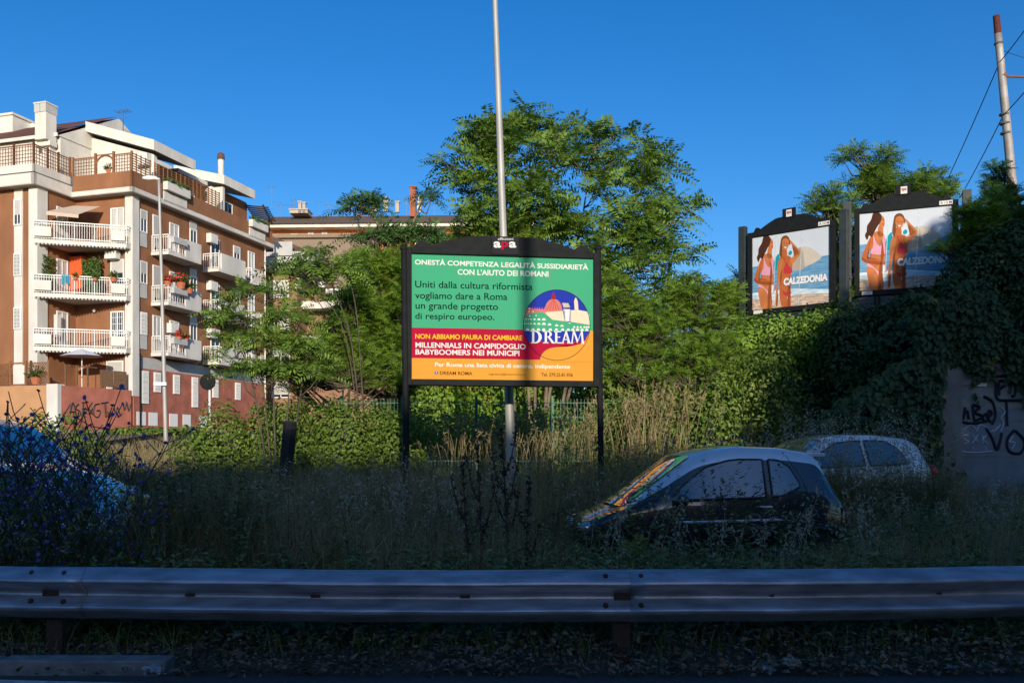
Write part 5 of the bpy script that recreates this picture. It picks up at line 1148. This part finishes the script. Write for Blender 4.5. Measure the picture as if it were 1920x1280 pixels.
px_bush('bush at the foot of the leaning utility pole', [(1865, 330, 14, 34), (1885, 370, 30, 35), (1905, 420, 30, 40), (1855, 360, 16, 20)], 21.8, 70, .34, 'ail_dark', 1885)
px_bush('frond bush in the gap between the two beach billboards, low against their posts', [(1580, 490, 22, 16), (1590, 545, 18, 25), (1575, 570, 18, 18)], 23.0, 24, .38, 'rob', 1580)

# hedge and leafy banks: leaf by leaf
def leaf_mass(pile, n, box_fn, size, wfac=.6, droop=-.3, k=0):
    P, N = box_fn(n); D = np.cross(N, rng.normal(0, 1, (n, 3))) + np.array([0, 0, droop]) + N * .3
    leaves(pile, P, D, N + rng.normal(0, .35, (n, 3)), rng.uniform(.6, 1.3, n) * size, rng.uniform(.6, 1.3, n) * size * wfac, k)
def hump_shell(cs, rs):
    cs = np.array(cs); rs = np.array(rs)
    def fn(n):
        w = (rs.prod(1) ** .67); i = rng.choice(len(cs), n, p=w / w.sum()); d = sphere_dirs(n); d[:, 2] = np.abs(d[:, 2]) * rng.choice([1, 1, 1, -.4], n)
        bump = 1 + .10 * np.sin(d[:, 0] * 9 + i) * np.cos(d[:, 2] * 8 + i * 2)
        return cs[i] + d * rs[i] * (rng.uniform(.72, 1.03, n) * bump)[:, None], nrm(d / rs[i])
    return fn
def hedge(label, spans, d, depth, name='hedge', m='hedge', n=9000, size=.085, cat='hedge', stems=True):
    x0 = at(spans[0][0], 0, d).x; x1 = at(spans[-1][0], 0, d).x
    t = thing(name, label, cat, ((x0 + x1) / 2, d, 0)); c0 = np.array([(x0 + x1) / 2, d, 0])
    cs = []; rs = []
    k = max(3, int((x1 - x0) / .55))
    for i in range(k + 1):
        px = spans[0][0] + (spans[-1][0] - spans[0][0]) * i / k
        for q in range(2):
            top = float(np.interp(px, [a for a, _ in spans], [EYE - (b - HZ) * d / F for _, b in spans])) + rng.normal(0, .06)
            x = at(px, 0, d).x + rng.normal(0, .12); y = d + rng.uniform(-.5, .5) * depth; zb = float(gh(x, y)); zc = zb + (top - zb) * .55
            cs.append((x, y, zc)); rs.append((.62, .55, max(.25, (top - zc))))
            cs.append((x + .2, y, zb + (top - zb) * .25)); rs.append((.6, .6, max(.25, (top - zb) * .35)))
    pl = NP(); leaf_mass(pl, n, hump_shell(np.array(cs) - c0, rs), size); pl.build('foliage', LF[m], t)
    s = MB()
    for c, r in list(zip(cs, rs))[::2]:
        for j in range(3): s.tube([(c[0] - c0[0] + rng.normal(0, .1), c[1] - d, float(gh(c[0], c[1])) - .1), (c[0] - c0[0] + rng.normal(0, .2), c[1] - d + rng.normal(0, .15), c[2] + r[2] * .5)], [.02, .008], 4)
    s.build('branches', barkd, t)
    return t
hedge('broad clipped-looking bramble hedge left of the billboard, sunlit on top and before the red wall', [(372, 800), (395, 765), (430, 752), (560, 748), (650, 745), (720, 760), (760, 775)], 18.6, 1.3, n=26000)
hedge('leafy shrubbery behind the green mesh fence, under the billboard', [(740, 765), (820, 755), (900, 768), (1000, 752), (1100, 765), (1180, 745)], 20.8, 1.0, name='shrubbery', m='rob', n=14000, size=.10, cat='shrubbery')
hedge('tall bright thicket behind the election billboard, between the dense tree and the large tree', [(730, 640), (800, 600), (900, 590), (1000, 600), (1130, 580), (1180, 600)], 27.5, 2.2, name='thicket', m='rob', n=22000, size=.16, cat='thicket')
hedge('sunlit leafy bank of climbers along the foot of the slope, right of the fence', [(1150, 742), (1230, 722), (1310, 700), (1400, 660), (1450, 640)], 18.9, 1.2, name='climber_bank', m='hedge', n=15000, size=.09, cat='climbers')
hedge('small sunlit climber thicket under the nearer beach billboard', [(1395, 610), (1430, 592), (1480, 585), (1530, 575), (1570, 570)], 21.2, 1.0, name='climber_thicket', m='rob', n=9000, size=.10, cat='climbers')
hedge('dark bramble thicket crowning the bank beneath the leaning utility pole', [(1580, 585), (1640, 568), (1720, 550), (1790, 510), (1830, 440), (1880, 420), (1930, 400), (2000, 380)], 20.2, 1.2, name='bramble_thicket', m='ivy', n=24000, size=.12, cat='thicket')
hedge('green shrub behind the blue-flowered weeds, before the pale terrace wall', [(40, 790), (80, 762), (120, 775), (150, 800)], 24, .8, name='shrub', m='hedge', n=3000, size=.11, cat='shrub')
hedge('low shrub row at the foot of the red wall', [(210, 812), (260, 806), (310, 812), (350, 806)], 43, .6, name='shrub', m='hedge', n=1500, size=.2, cat='shrub')

# ivy and bramble over the whole bank and the retaining wall (uncountable)
iv = NP()
n = 56000
x = rng.uniform(4.3, 16.5, n); y = 17.3 + (rng.random(n) ** 1.3) * 7.5
mound = np.where(y > 19.5, .45, 1.0) * 1.0 * (.35 + .35 * np.sin(x * 1.3 + .5 * y) * np.cos(y * 1.1 + x * .4) + .22 * np.sin(x * 3.1 + 1) * np.sin(y * 2.7))
e = .05; z0 = gh(x, y); gxn = -(gh(x + e, y) - z0) / e; gyn = -(gh(x, y + e) - z0) / e
N = nrm(np.stack([gxn, gyn * .7 - .5, np.ones(n)], 1)); P = np.stack([x, y, z0], 1) + N * (np.maximum(mound, 0) + rng.uniform(0, .28, n))[:, None]
keep = ~((x > 8.6) & (y < 17.5))
P, N = P[keep], N[keep]; n = len(P)
leaves(iv, P, np.cross(N, rng.normal(0, 1, (n, 3))) + [0, 0, -.4], N + rng.normal(0, .4, (n, 3)), rng.uniform(.07, .16, n), rng.uniform(.06, .13, n))
n = 9000                                  # the curtain hanging over the wall: long by the left end and right edge, short between
x = rng.uniform(7.6, 13, n); edge = np.interp(x, [7.6, 8.1, 8.2, 8.5, 8.7, 8.9, 9.1, 9.3, 9.45, 9.7, 10.2, 13], [.0, .3, 2.9, 3.2, 2.8, 2.55, 2.7, 3.2, 2.9, 2.6, 2.2, 1.6]) + .15 * np.sin(x * 19) + rng.normal(0, .12, n)
z = edge + (4.0 + .45 * np.sin(x * 1.7) + .25 * np.sin(x * 4.3 + 1) - edge) * rng.random(n) ** .8; y = 16.95 - rng.uniform(.02, .30, n) * np.sin(np.clip((z - edge) / 1.2, 0, 1) * 1.5)
P = np.stack([x, y, z], 1); N = np.tile([0, -1.0, .35], (n, 1))
leaves(iv, P, np.stack([rng.normal(0, .7, n), -.3 * np.ones(n), -np.ones(n)], 1), N + rng.normal(0, .35, (n, 3)), rng.uniform(.08, .16, n), rng.uniform(.07, .13, n))
n = 12000                                 # thick mat at the wall's left end and over its top
x = rng.uniform(5.6, 8.12, n); y = 17.0 + rng.normal(0, .22, n) - .25 * np.sin(x * 2.1); hh = np.interp(x, [5.6, 6.5, 7.4, 8.5], [1.7, 2.5, 3.1, 3.4]); z = -.1 + hh * rng.random(n)
P = np.stack([x, y, z], 1); N = np.tile([-.2, -1.0, .4], (n, 1)); leaves(iv, P, np.stack([rng.normal(0, .7, n), -.3 * np.ones(n), -np.ones(n)], 1), N + rng.normal(0, .4, (n, 3)), rng.uniform(.08, .17, n), rng.uniform(.07, .14, n))
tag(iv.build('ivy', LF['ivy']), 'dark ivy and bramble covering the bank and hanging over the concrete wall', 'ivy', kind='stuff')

# ---- weeds: rough grass, leafy stalks and straw (uncountable)
def scatter(n, x0, x1, d0, d1, px_lim=None):
    dd = np.sqrt(rng.uniform(d0 ** 2, d1 ** 2, n)); x = rng.uniform(-.64, .64, n) * dd
    return x, dd
def pxof(x, y): return 960 + x / y * F
def in_car(x, y):
    return ((x > .55) & (x < 4.4) & (y > 9.6) & (y < 11.9)) | ((x < -3.0) & (y > 8.35) & (y < 10.4)) | ((x < -5.0) & (y > 11.4) & (y < 13.8)) | ((x > 3.9) & (x < 7.3) & (y > 13.3) & (y < 16.2))
def capz(x, y):                           # how tall the growth stands, by place
    px = pxof(x, y)
    front = np.interp(px, [-200, 0, 120, 300, 420, 700, 1000, 1060, 1110, 1200, 1300, 1420, 1560, 1640, 1760, 2100], [1.12, 1.12, 1.10, 1.38, 1.36, 1.12, .98, .74, .58, .60, .62, .58, .66, .86, .98, 1.0])
    back = np.interp(px, [-200, 0, 260, 300, 420, 700, 1000, 1150, 1300, 1500, 1700, 2100], [1.3, 1.4, 1.45, 1.4, 1.5, 1.55, 1.6, 1.7, 1.75, 1.45, 1.15, 1.2])
    back = np.where((px > 1500) & (px < 1790) & (y > 11.8), 1.75, back)
    return np.where(y < 9.6, front, back)
gp = NP()
n = 90000; x, y = scatter(n, 0, 0, 6.0, 17.5); H = capz(x, y) * (.45 + .6 * rng.random(n)) * sst(5.6, 7.2, y).clip(.45, 1); k = ~in_car(x, y); x, y, H = x[k], y[k], H[k]; n = len(x)
clump = np.sin(x * 2.3 + 1.1 * np.sin(y * 1.7)) * np.cos(y * 1.9 + x); H = H * (.86 + .16 * clump)
P = np.stack([x, y, gh(x, y) - .02], 1)
blades(gp, P, H, rng.uniform(.005, .011, n), rng.uniform(.08, .7, n), rng.uniform(0, 6.28, n))
n = 9000; y = rng.uniform(17.5, 34, n); px = rng.uniform(60, 420, n); x = (px - 960) * y / F; k = (px < 330) | (y > 20); x, y = x[k], y[k]; n = len(x); blades(gp, np.stack([x, y, gh(x, y) - .02], 1), rng.uniform(.4, 1.05, n), rng.uniform(.012, .022, n), rng.uniform(.1, .6, n), rng.uniform(0, 6.28, n))
for a, b, d0, d1, h0, h1, n in ((1490, 1770, 12.4, 13.7, .85, 1.42, 7000), (110, 400, 14.0, 18.6, .8, 1.36, 6500), (250, 480, 7.0, 8.3, .6, 1.25, 3500)):
    px = rng.uniform(a, b, n); y = rng.uniform(d0, d1, n); x = (px - 960) * y / F
    blades(gp, np.stack([x, y, gh(x, y) - .02], 1), rng.uniform(h0, h1, n) * rng.uniform(.8, 1, n), rng.uniform(.007, .013, n), rng.uniform(.08, .5, n), rng.uniform(0, 6.28, n))
tag(gp.build('rough_grass', LF['grass']), 'tall rough grass filling the shaded verge between crash barrier and billboard', 'grass', kind='stuff')
# leafy stalks
wp = NP()
def stalks(pile, x, y, H, nl, ls, k=0, kk=1, wfac=.38, stemw=.008):
    n = len(x); P = np.stack([x, y, gh(x, y) - .02], 1)
    C = blades(pile, P, H, np.full(n, stemw), rng.uniform(.02, .35, n), rng.uniform(0, 6.28, n), kk)
    t = rng.uniform(.12, 1, (n, nl)); seg = C.shape[1] - 1; f = t * seg; i = np.minimum(f.astype(int), seg - 1); fr = (f - i)[..., None]
    r = np.arange(n)[:, None]; Q = C[r, i] * (1 - fr) + C[r, i + 1] * fr
    az = rng.uniform(0, 6.28, (n, nl)); D = np.stack([np.cos(az), np.sin(az), rng.uniform(-.3, .7, (n, nl))], -1)
    ll = (ls * (1.15 - .6 * t) * rng.uniform(.6, 1.3, (n, nl))).ravel()
    leaves(pile, Q.reshape(-1, 3), D.reshape(-1, 3), np.tile([0, 0, 1.0], (n * nl, 1)) + rng.normal(0, .3, (n * nl, 3)), ll, ll * wfac, k)
n = 4500; x, y = scatter(n, 0, 0, 5.75, 16.5); k = ~in_car(x, y) & (rng.random(n) < .5 + .5 * (np.sin(x * 1.4) * np.cos(y) > -.2)); x, y = x[k], y[k]
H = capz(x, y) * rng.uniform(.5, 1.0, len(x)) * sst(5.5, 7.0, y).clip(.4, 1)
stalks(wp, x, y, H, 30, .075)
n = 1100; px = rng.uniform(1480, 1770, n); y = rng.uniform(12.0, 13.3, n); x = (px - 960) * y / F; stalks(wp, x, y, rng.uniform(.7, 1.5, n), 26, .08)
n = 260; px = rng.uniform(270, 500, n); y = rng.uniform(7.0, 8.2, n); x = (px - 960) * y / F; stalks(wp, x, y, rng.uniform(.8, 1.35, n), 26, .09)
n = 900; x, y = scatter(n, 0, 0, 5.6, 7.4); H = rng.uniform(.25, .6, n); stalks(wp, x, y, H, 22, .10, wfac=.5)
n = 500; x = rng.uniform(.4, 4.6, n); y = rng.uniform(8.6, 9.9, n); H = capz(x, y) * rng.uniform(.55, 1.02, n); stalks(wp, x, y, H, 26, .11)
n = 500; px = rng.uniform(200, 380, n); y = rng.uniform(13, 17, n); x = (px - 960) * y / F; stalks(wp, x, y, rng.uniform(.9, 1.45, n), 24, .09)
tag(wp.build('leafy_weeds', [LF['green'], LF['stem']]), 'dark leafy weeds growing through the grass behind the crash barrier', 'weeds', kind='stuff')
# straw-coloured dead stalks in the sun below the billboard and to its right, and pale oat plumes in the shade
sp = NP()
for a, b, d0, d1, top, n in ((835, 960, 17.0, 18.5, 765, 70), (965, 1110, 17.0, 18.6, 752, 100), (1140, 1310, 16.6, 18.4, 712, 85), (1180, 1240, 16.6, 17.4, 698, 30), (780, 1400, 14.5, 17.5, 810, 110)):
    px = rng.uniform(a, b, n); y = rng.uniform(d0, d1, n); x = (px - 960) * y / F; zt = EYE - (top + np.abs(rng.normal(0, 30, n)) - HZ) * y / F; g = gh(x, y)
    P = np.stack([x, y, g], 1); C = blades(sp, P, np.maximum(zt - g, .5), rng.uniform(.010, .022, n), rng.uniform(.02, .28, n), rng.uniform(-.9, .9, n) + np.where(rng.random(n) < .3, 3.14, 0))
    m_ = 9; r = rng.uniform(.78, 1.0, (n, m_)); tip = C[:, -1][:, None]; q = C[:, 1][:, None] + (tip - C[:, 1][:, None]) * r[..., None]
    D = rng.normal(0, .5, (n, m_, 3)) + [0, 0, .8]; leaves(sp, q.reshape(-1, 3), D.reshape(-1, 3), rng.normal(0, 1, (n * m_, 3)), .10, .016)
tag(sp.build('dry_stalks', LF['straw']), 'straw coloured dead stalks standing in the sun below and right of the election billboard', 'dry grass', kind='stuff')
op = NP()
def plumes(a, b, d0, d1, t0, t1, n, dens=34):
    px = rng.uniform(a, b, n); y = rng.uniform(d0, d1, n); x = (px - 960) * y / F; zt = EYE - (rng.uniform(t0, t1, n) - HZ) * y / F; g = gh(x, y)
    C = blades(op, np.stack([x, y, g], 1), np.maximum(zt - g, .3), np.full(n, .007), rng.uniform(.08, .3, n), rng.uniform(-.6, .6, n) + 3.14 * (rng.random(n) < .5))
    r = rng.uniform(.0, 1.0, (n, dens)); q = C[:, 2][:, None] + (C[:, 3] - C[:, 2])[:, None] * r[..., None] + rng.normal(0, .035, (n, dens, 3))
    D = rng.normal(0, .5, (n, dens, 3)) + [0, 0, -.3]; leaves(op, q.reshape(-1, 3), D.reshape(-1, 3), rng.normal(0, 1, (n * dens, 3)), .045, .016)
plumes(1440, 1760, 12.2, 13.2, 735, 840, 95); plumes(1280, 1480, 12.2, 14, 770, 850, 50); plumes(420, 1000, 8, 14, 835, 960, 170, 26); plumes(1100, 1640, 8.0, 9.3, 880, 1010, 60, 20); plumes(300, 560, 7, 8.5, 880, 1000, 30, 20); plumes(1600, 1920, 9, 12, 880, 1000, 50, 20)
tag(op.build('oat_grass', LF['oat']), 'pale nodding oat grass plumes scattered through the shaded weeds', 'oat grass', kind='stuff')

# dark seed stalks standing in the weeds
def dock(px, top, d, lean, label, br):
    b = root(px, d); h = EYE - (top - HZ) * d / F - b[2]; t = thing('dock_stalk', label, 'plant', b, 0, 'dark dock stalks')
    m = MB(); pl = NP(); axes = [[(0, 0, 0), (lean * .3, 0, h * .5), (lean, 0, h)]]
    for i in range(br):
        z = h * (.45 + .4 * i / br); sg = -1 if i % 2 else 1; axes.append([(lean * z / h, 0, z), (lean * z / h + sg * .06, .02, z + .12), (lean * z / h + sg * .11, .03, z + .12 + h * .16)])
    for j, a in enumerate(axes):
        p = spline(a, 6, False); m.tube(p, [.009 * (1 - .6 * i / len(p)) for i in range(len(p))], 5)
        P = np.array(p[len(p) // 3 if j == 0 else 2:]); k = 190 if j == 0 else 45; pl = NP(); q = P[rng.integers(0, len(P), k)] + rng.normal(0, .010, (k, 3)) * [1, 1, 2.5]
        leaves(pl, q, rng.normal(0, .5, (k, 3)) + [0, 0, .6], rng.normal(0, 1, (k, 3)), .028, .02); pl.build('seed_head', LF['dock'], t)
    m.build('stem', LF['dock'], t)
dock(955, 812, 7.6, -.07, 'tallest dark branched dock stalk in front of the lamp post foot', 5); dock(905, 822, 7.9, -.05, 'dark dock stalk just left of the tallest branched one', 2); dock(880, 872, 7.4, -.06, 'shorter thin dark dock stalk, leftmost of the three below the billboard', 2)
dock(985, 905, 7.2, .03, 'low dark dock stalk between the tallest one and the dark hatchback', 2)

# lacy shrubs low behind the barrier
def lacy(px, d, w, h, label, m='green', n=260):
    b = root(px, d); t = thing('lacy_shrub', label, 'shrub', b)
    D = sphere_dirs(n); D[:, 2] = np.abs(D[:, 2]); P = D * np.array([w, w * .7, h]) * rng.uniform(.25, .8, (n, 1)); pl = NP()
    fronds(pl, P, D + [0, 0, .35], rng.uniform(.16, .3, n), 9, .34, .26, .3); pl.build('foliage', LF[m], t)
    s = MB()
    for i in range(14): q = P[i * 7]; s.tube([(0, 0, 0), (q[0] * .5, q[1] * .5, q[2] * .7), tuple(q)], .006, 4)
    s.build('branches', LF['stem'], t)
lacy(610, 7.0, .55, .62, 'round dark green lacy shrub behind the barrier, left of the picture centre'); lacy(800, 6.6, .35, .42, 'small lacy green shrub behind the barrier, right of the larger round one'); lacy(1190, 8.2, .55, .75, 'leafy shrub covering the front wheel of the dark hatchback'); lacy(1390, 8.3, .5, .55, 'low leafy shrub hiding the sill of the dark hatchback'); lacy(1040, 6.7, .4, .30, 'low lacy shrub in front of the nose of the dark hatchback'); lacy(400, 7.4, .5, .65, 'lacy shrub at the right side of the blue-flowered weeds'); lacy(1720, 7.6, .6, .6, 'lacy shrub at lower right behind the barrier')

# blue-flowered chicory at the left
def chicory(seed):
    r = np.random.default_rng(seed); t = thing('chicory_plant', 'tall wiry weed with blue flower heads before the pale car at the left edge', 'flowering plant', (0, 0, 0), 0, 'blue-flowered weeds at the left edge')
    m = MB(); fl = NP(); lf = NP(); tips = []
    for s in range(4):
        az = r.uniform(0, 6.28); L = r.uniform(.15, .42); h = r.uniform(.9, 1.25); p = spline([(0, 0, 0), (L * .3 * math.cos(az), L * .3 * math.sin(az), h * .5), (L * math.cos(az), L * math.sin(az), h)], 5, False)
        m.tube(p, [.008 * (1 - .7 * i / len(p)) for i in range(len(p))], 4); tips.append(p[-1])
        for i in range(3, len(p)):
            tips.append(p[i])
            for q in range(2):
                a2 = r.uniform(0, 6.28); e = Vector(p[i]) + Vector((math.cos(a2) * r.uniform(.08, .26), math.sin(a2) * r.uniform(.08, .26), r.uniform(.06, .28))); mid = (Vector(p[i]) + e) / 2 - Vector((0, 0, .02))
                m.tube([Vector(p[i]), mid, e], .0035, 3, cap=False); tips.append(tuple(e)); tips.append(tuple(mid + (e - mid) * .5))
    T = np.array(tips); T = T[r.random(len(T)) < .45]
    for c in T:
        k = 10; ax = nrm(np.array([r.normal(0, .6), -1 + r.normal(0, .6), r.uniform(-.1, 1)])); u = nrm(np.cross(ax, [0.3, .2, 1])); v = np.cross(ax, u); a = np.arange(k) * 2 * math.pi / k
        D = np.cos(a)[:, None] * u + np.sin(a)[:, None] * v + ax * .25; leaves(fl, np.tile(c, (k, 1)), D, np.tile(ax, (k, 1)), r.uniform(.012, .021), .012, fold=.05)
    n = 170; q = np.array(tips)[r.integers(0, len(tips), n)] * [1, 1, .75]; leaves(lf, q, r.normal(0, 1, (n, 3)), r.normal(0, .5, (n, 3)) + [0, 0, 1], r.uniform(.03, .09, n), .018)
    m.build('stems', LF['stem'], t); fl.build('blossom', LF['chic'], t); lf.build('leaves', LF['green'], t)
    return t
protos = [chicory(s) for s in (1, 2, 3, 4)]
spots = [(30, 6.6, 1.22), (95, 6.9, 1.28), (150, 6.5, 1.05), (205, 7.0, 1.12), (60, 7.4, 1.2), (130, 7.3, 1.25), (180, 6.3, .85), (255, 7.2, .95), (290, 6.9, .72), (20, 6.2, .95), (90, 6.1, .80), (340, 7.4, .62), (-20, 6.9, 1.2), (240, 6.4, .7), (160, 7.8, 1.15), (45, 8.0, 1.1), (-40, 6.3, 1.0), (120, 6.6, 1.0)]
for i, (px, dd, sc_) in enumerate(spots):
    o = protos[i] if i < 4 else copy_tree(protos[i % 4]); b = root(px, dd); o.location = (b[0], b[1], b[2] + .08); o.scale = (sc_,) * 3; o.rotation_euler.z = i * 1.3

# litter and dead leaves under the barrier
lt = NP(); n = 9000; x = rng.uniform(-4.2, 4.2, n); y = 5.02 + rng.random(n) ** 1.2 * 1.25; k = ~((x < -1.95) & (y < 5.36)) | (rng.random(n) < .10); x, y = x[k], y[k]; n = len(x)
cover = np.where(x > -1.9, .10 * sst(5.0, 5.3, y) + .02, 0) * rng.random(n)
P = np.stack([x, y, np.maximum(gh(x, y), np.where(y < 5.3, 0.0, -.1)) + .012 + cover], 1); D = rng.normal(0, 1, (n, 3)) * [1, 1, .35]
leaves(lt, P, D, rng.normal(0, .45, (n, 3)) + [0, 0, 1], rng.uniform(.02, .07, n), rng.uniform(.012, .04, n), fold=.4)
n = 900; x = rng.uniform(-4, 4, n); y = rng.uniform(4.98, 5.7, n); leaves(lt, np.stack([x, y, np.maximum(gh(x, y), np.where(y < 5.3, 0.0, -.1)) + .02 + np.where(x > -1.9, .05, 0)], 1), rng.normal(0, 1, (n, 3)) * [1, 1, .3], rng.normal(0, .4, (n, 3)) + [0, 0, 1], rng.uniform(.008, .03, n), rng.uniform(.006, .015, n), 1)
tag(lt.build('leaf_litter', [LF['litter'], LF['oat']]), 'dead leaves and debris under the crash barrier along the kerb', 'leaf litter', kind='stuff')
lw_ = NP(); n = 520; x = rng.uniform(-3.8, 4.0, n); y = rng.uniform(5.42, 6.2, n); k = (x > -1.8) | (y > 5.55); x, y = x[k], y[k]; stalks(lw_, x, y, rng.uniform(.08, .30, len(x)), 16, .055, wfac=.45, stemw=.005)
n = 2600; x = rng.uniform(-3.8, 4.0, n); y = rng.uniform(5.3, 6.4, n); blades(lw_, np.stack([x, y, gh(x, y)], 1), rng.uniform(.06, .36, n), np.full(n, .005), rng.uniform(.2, 1.0, n), rng.uniform(0, 6.28, n), 0)
tag(lw_.build('low_weeds', [LF['green'], LF['stem']]), 'low sprigs and grass growing under the crash barrier', 'weeds', kind='stuff')
def crumple(name, label, cat, px, d, z, s, m, seed):
    r = np.random.default_rng(seed); bm = bmesh.new(); bmesh.ops.create_icosphere(bm, subdivisions=3, radius=1)
    for v in bm.verts:
        k = 1 + .35 * math.sin(v.co.x * 5 + seed) * math.cos(v.co.y * 6) + r.normal(0, .16); v.co = Vector((v.co.x * s[0] * k, v.co.y * s[1] * k, v.co.z * s[2] * k))
    me = bpy.data.meshes.new(name); bm.to_mesh(me); bm.free(); me.materials.append(m); o = bpy.data.objects.new(name, me); COL.objects.link(o); p = at(px, 0, d); o.location = (p.x, d, z); o.rotation_euler.z = seed; tag(o, label, cat)
plast = mat('white_plastic_film', (.30, .32, .36), .4, noise=.5, scale=20); pap = mat('pale_paper', (.27, .25, .20), .9, noise=.4, scale=25)
crumple('plastic_bag', 'crumpled bluish plastic bag on the dirt beside the kerb', 'litter', 288, 5.06, .03, (.055, .04, .028), plast, 3)
crumple('paper_scrap', 'pale paper scrap in the weeds under the barrier, left of centre', 'litter', 445, 5.6, .12, (.03, .03, .02), plast, 5)
crumple('paper_scrap', 'crumpled beige paper on the leaf litter under the right half of the barrier', 'litter', 1485, 5.1, .06, (.05, .04, .03), pap, 8)
crumple('plastic_bag', 'small flattened grey plastic bag at the bottom edge, right of centre', 'litter', 1440, 5.08, .03, (.06, .04, .018), plast, 11)
crumple('paper_scrap', 'white scrap near the bottom right corner', 'litter', 1785, 5.1, .03, (.04, .03, .015), plast, 14)

# the big tree across the road at right (out of the picture) whose shade lies over the right bank
bt = thing('shade_tree', 'broad dense tree across the road behind the viewpoint, shading the right bank', 'tree', (20, -9, 0))
m = MB(); m.tube([(0, 0, -.2), (.2, 0, 3), (0, .2, 8)], [.5, .42, .25], 10)
for i in range(9): a = i * .7; m.tube([(.1, 0, 4 + .3 * i), (3 * math.cos(a), 1.5 * math.sin(a), 7 + .4 * i), (7 * math.cos(a), 2.5 * math.sin(a), 8 + .5 * i)], [.18, .12, .05], 6)
m.build('trunk', barkd, bt)
pl = NP(); n = 24000; Dd = sphere_dirs(n); Pp = Dd * np.array([12.6, 3.4, 7.4]) * (rng.random((n, 1)) ** .33) * (1 + .06 * np.sin(Dd[:, :1] * 14) * np.cos(Dd[:, 2:] * 11)) + [0, 0, 9]
Pp[:, 0] += .8; Pp = Pp[(Pp[:, 2] > 2.2) & (Pp[:, 2] < 9.75 + .76 * (Pp[:, 0] + 20 - 8.9) + .35 * np.sin(Pp[:, 0] * 3) + rng.normal(0, .2, len(Pp)))]; n = len(Pp)
leaves(pl, Pp, rng.normal(0, 1, (n, 3)), rng.normal(0, 1, (n, 3)), rng.uniform(.35, .7, n), rng.uniform(.3, .5, n)); pl.build('crown', LF['ivy'], bt)
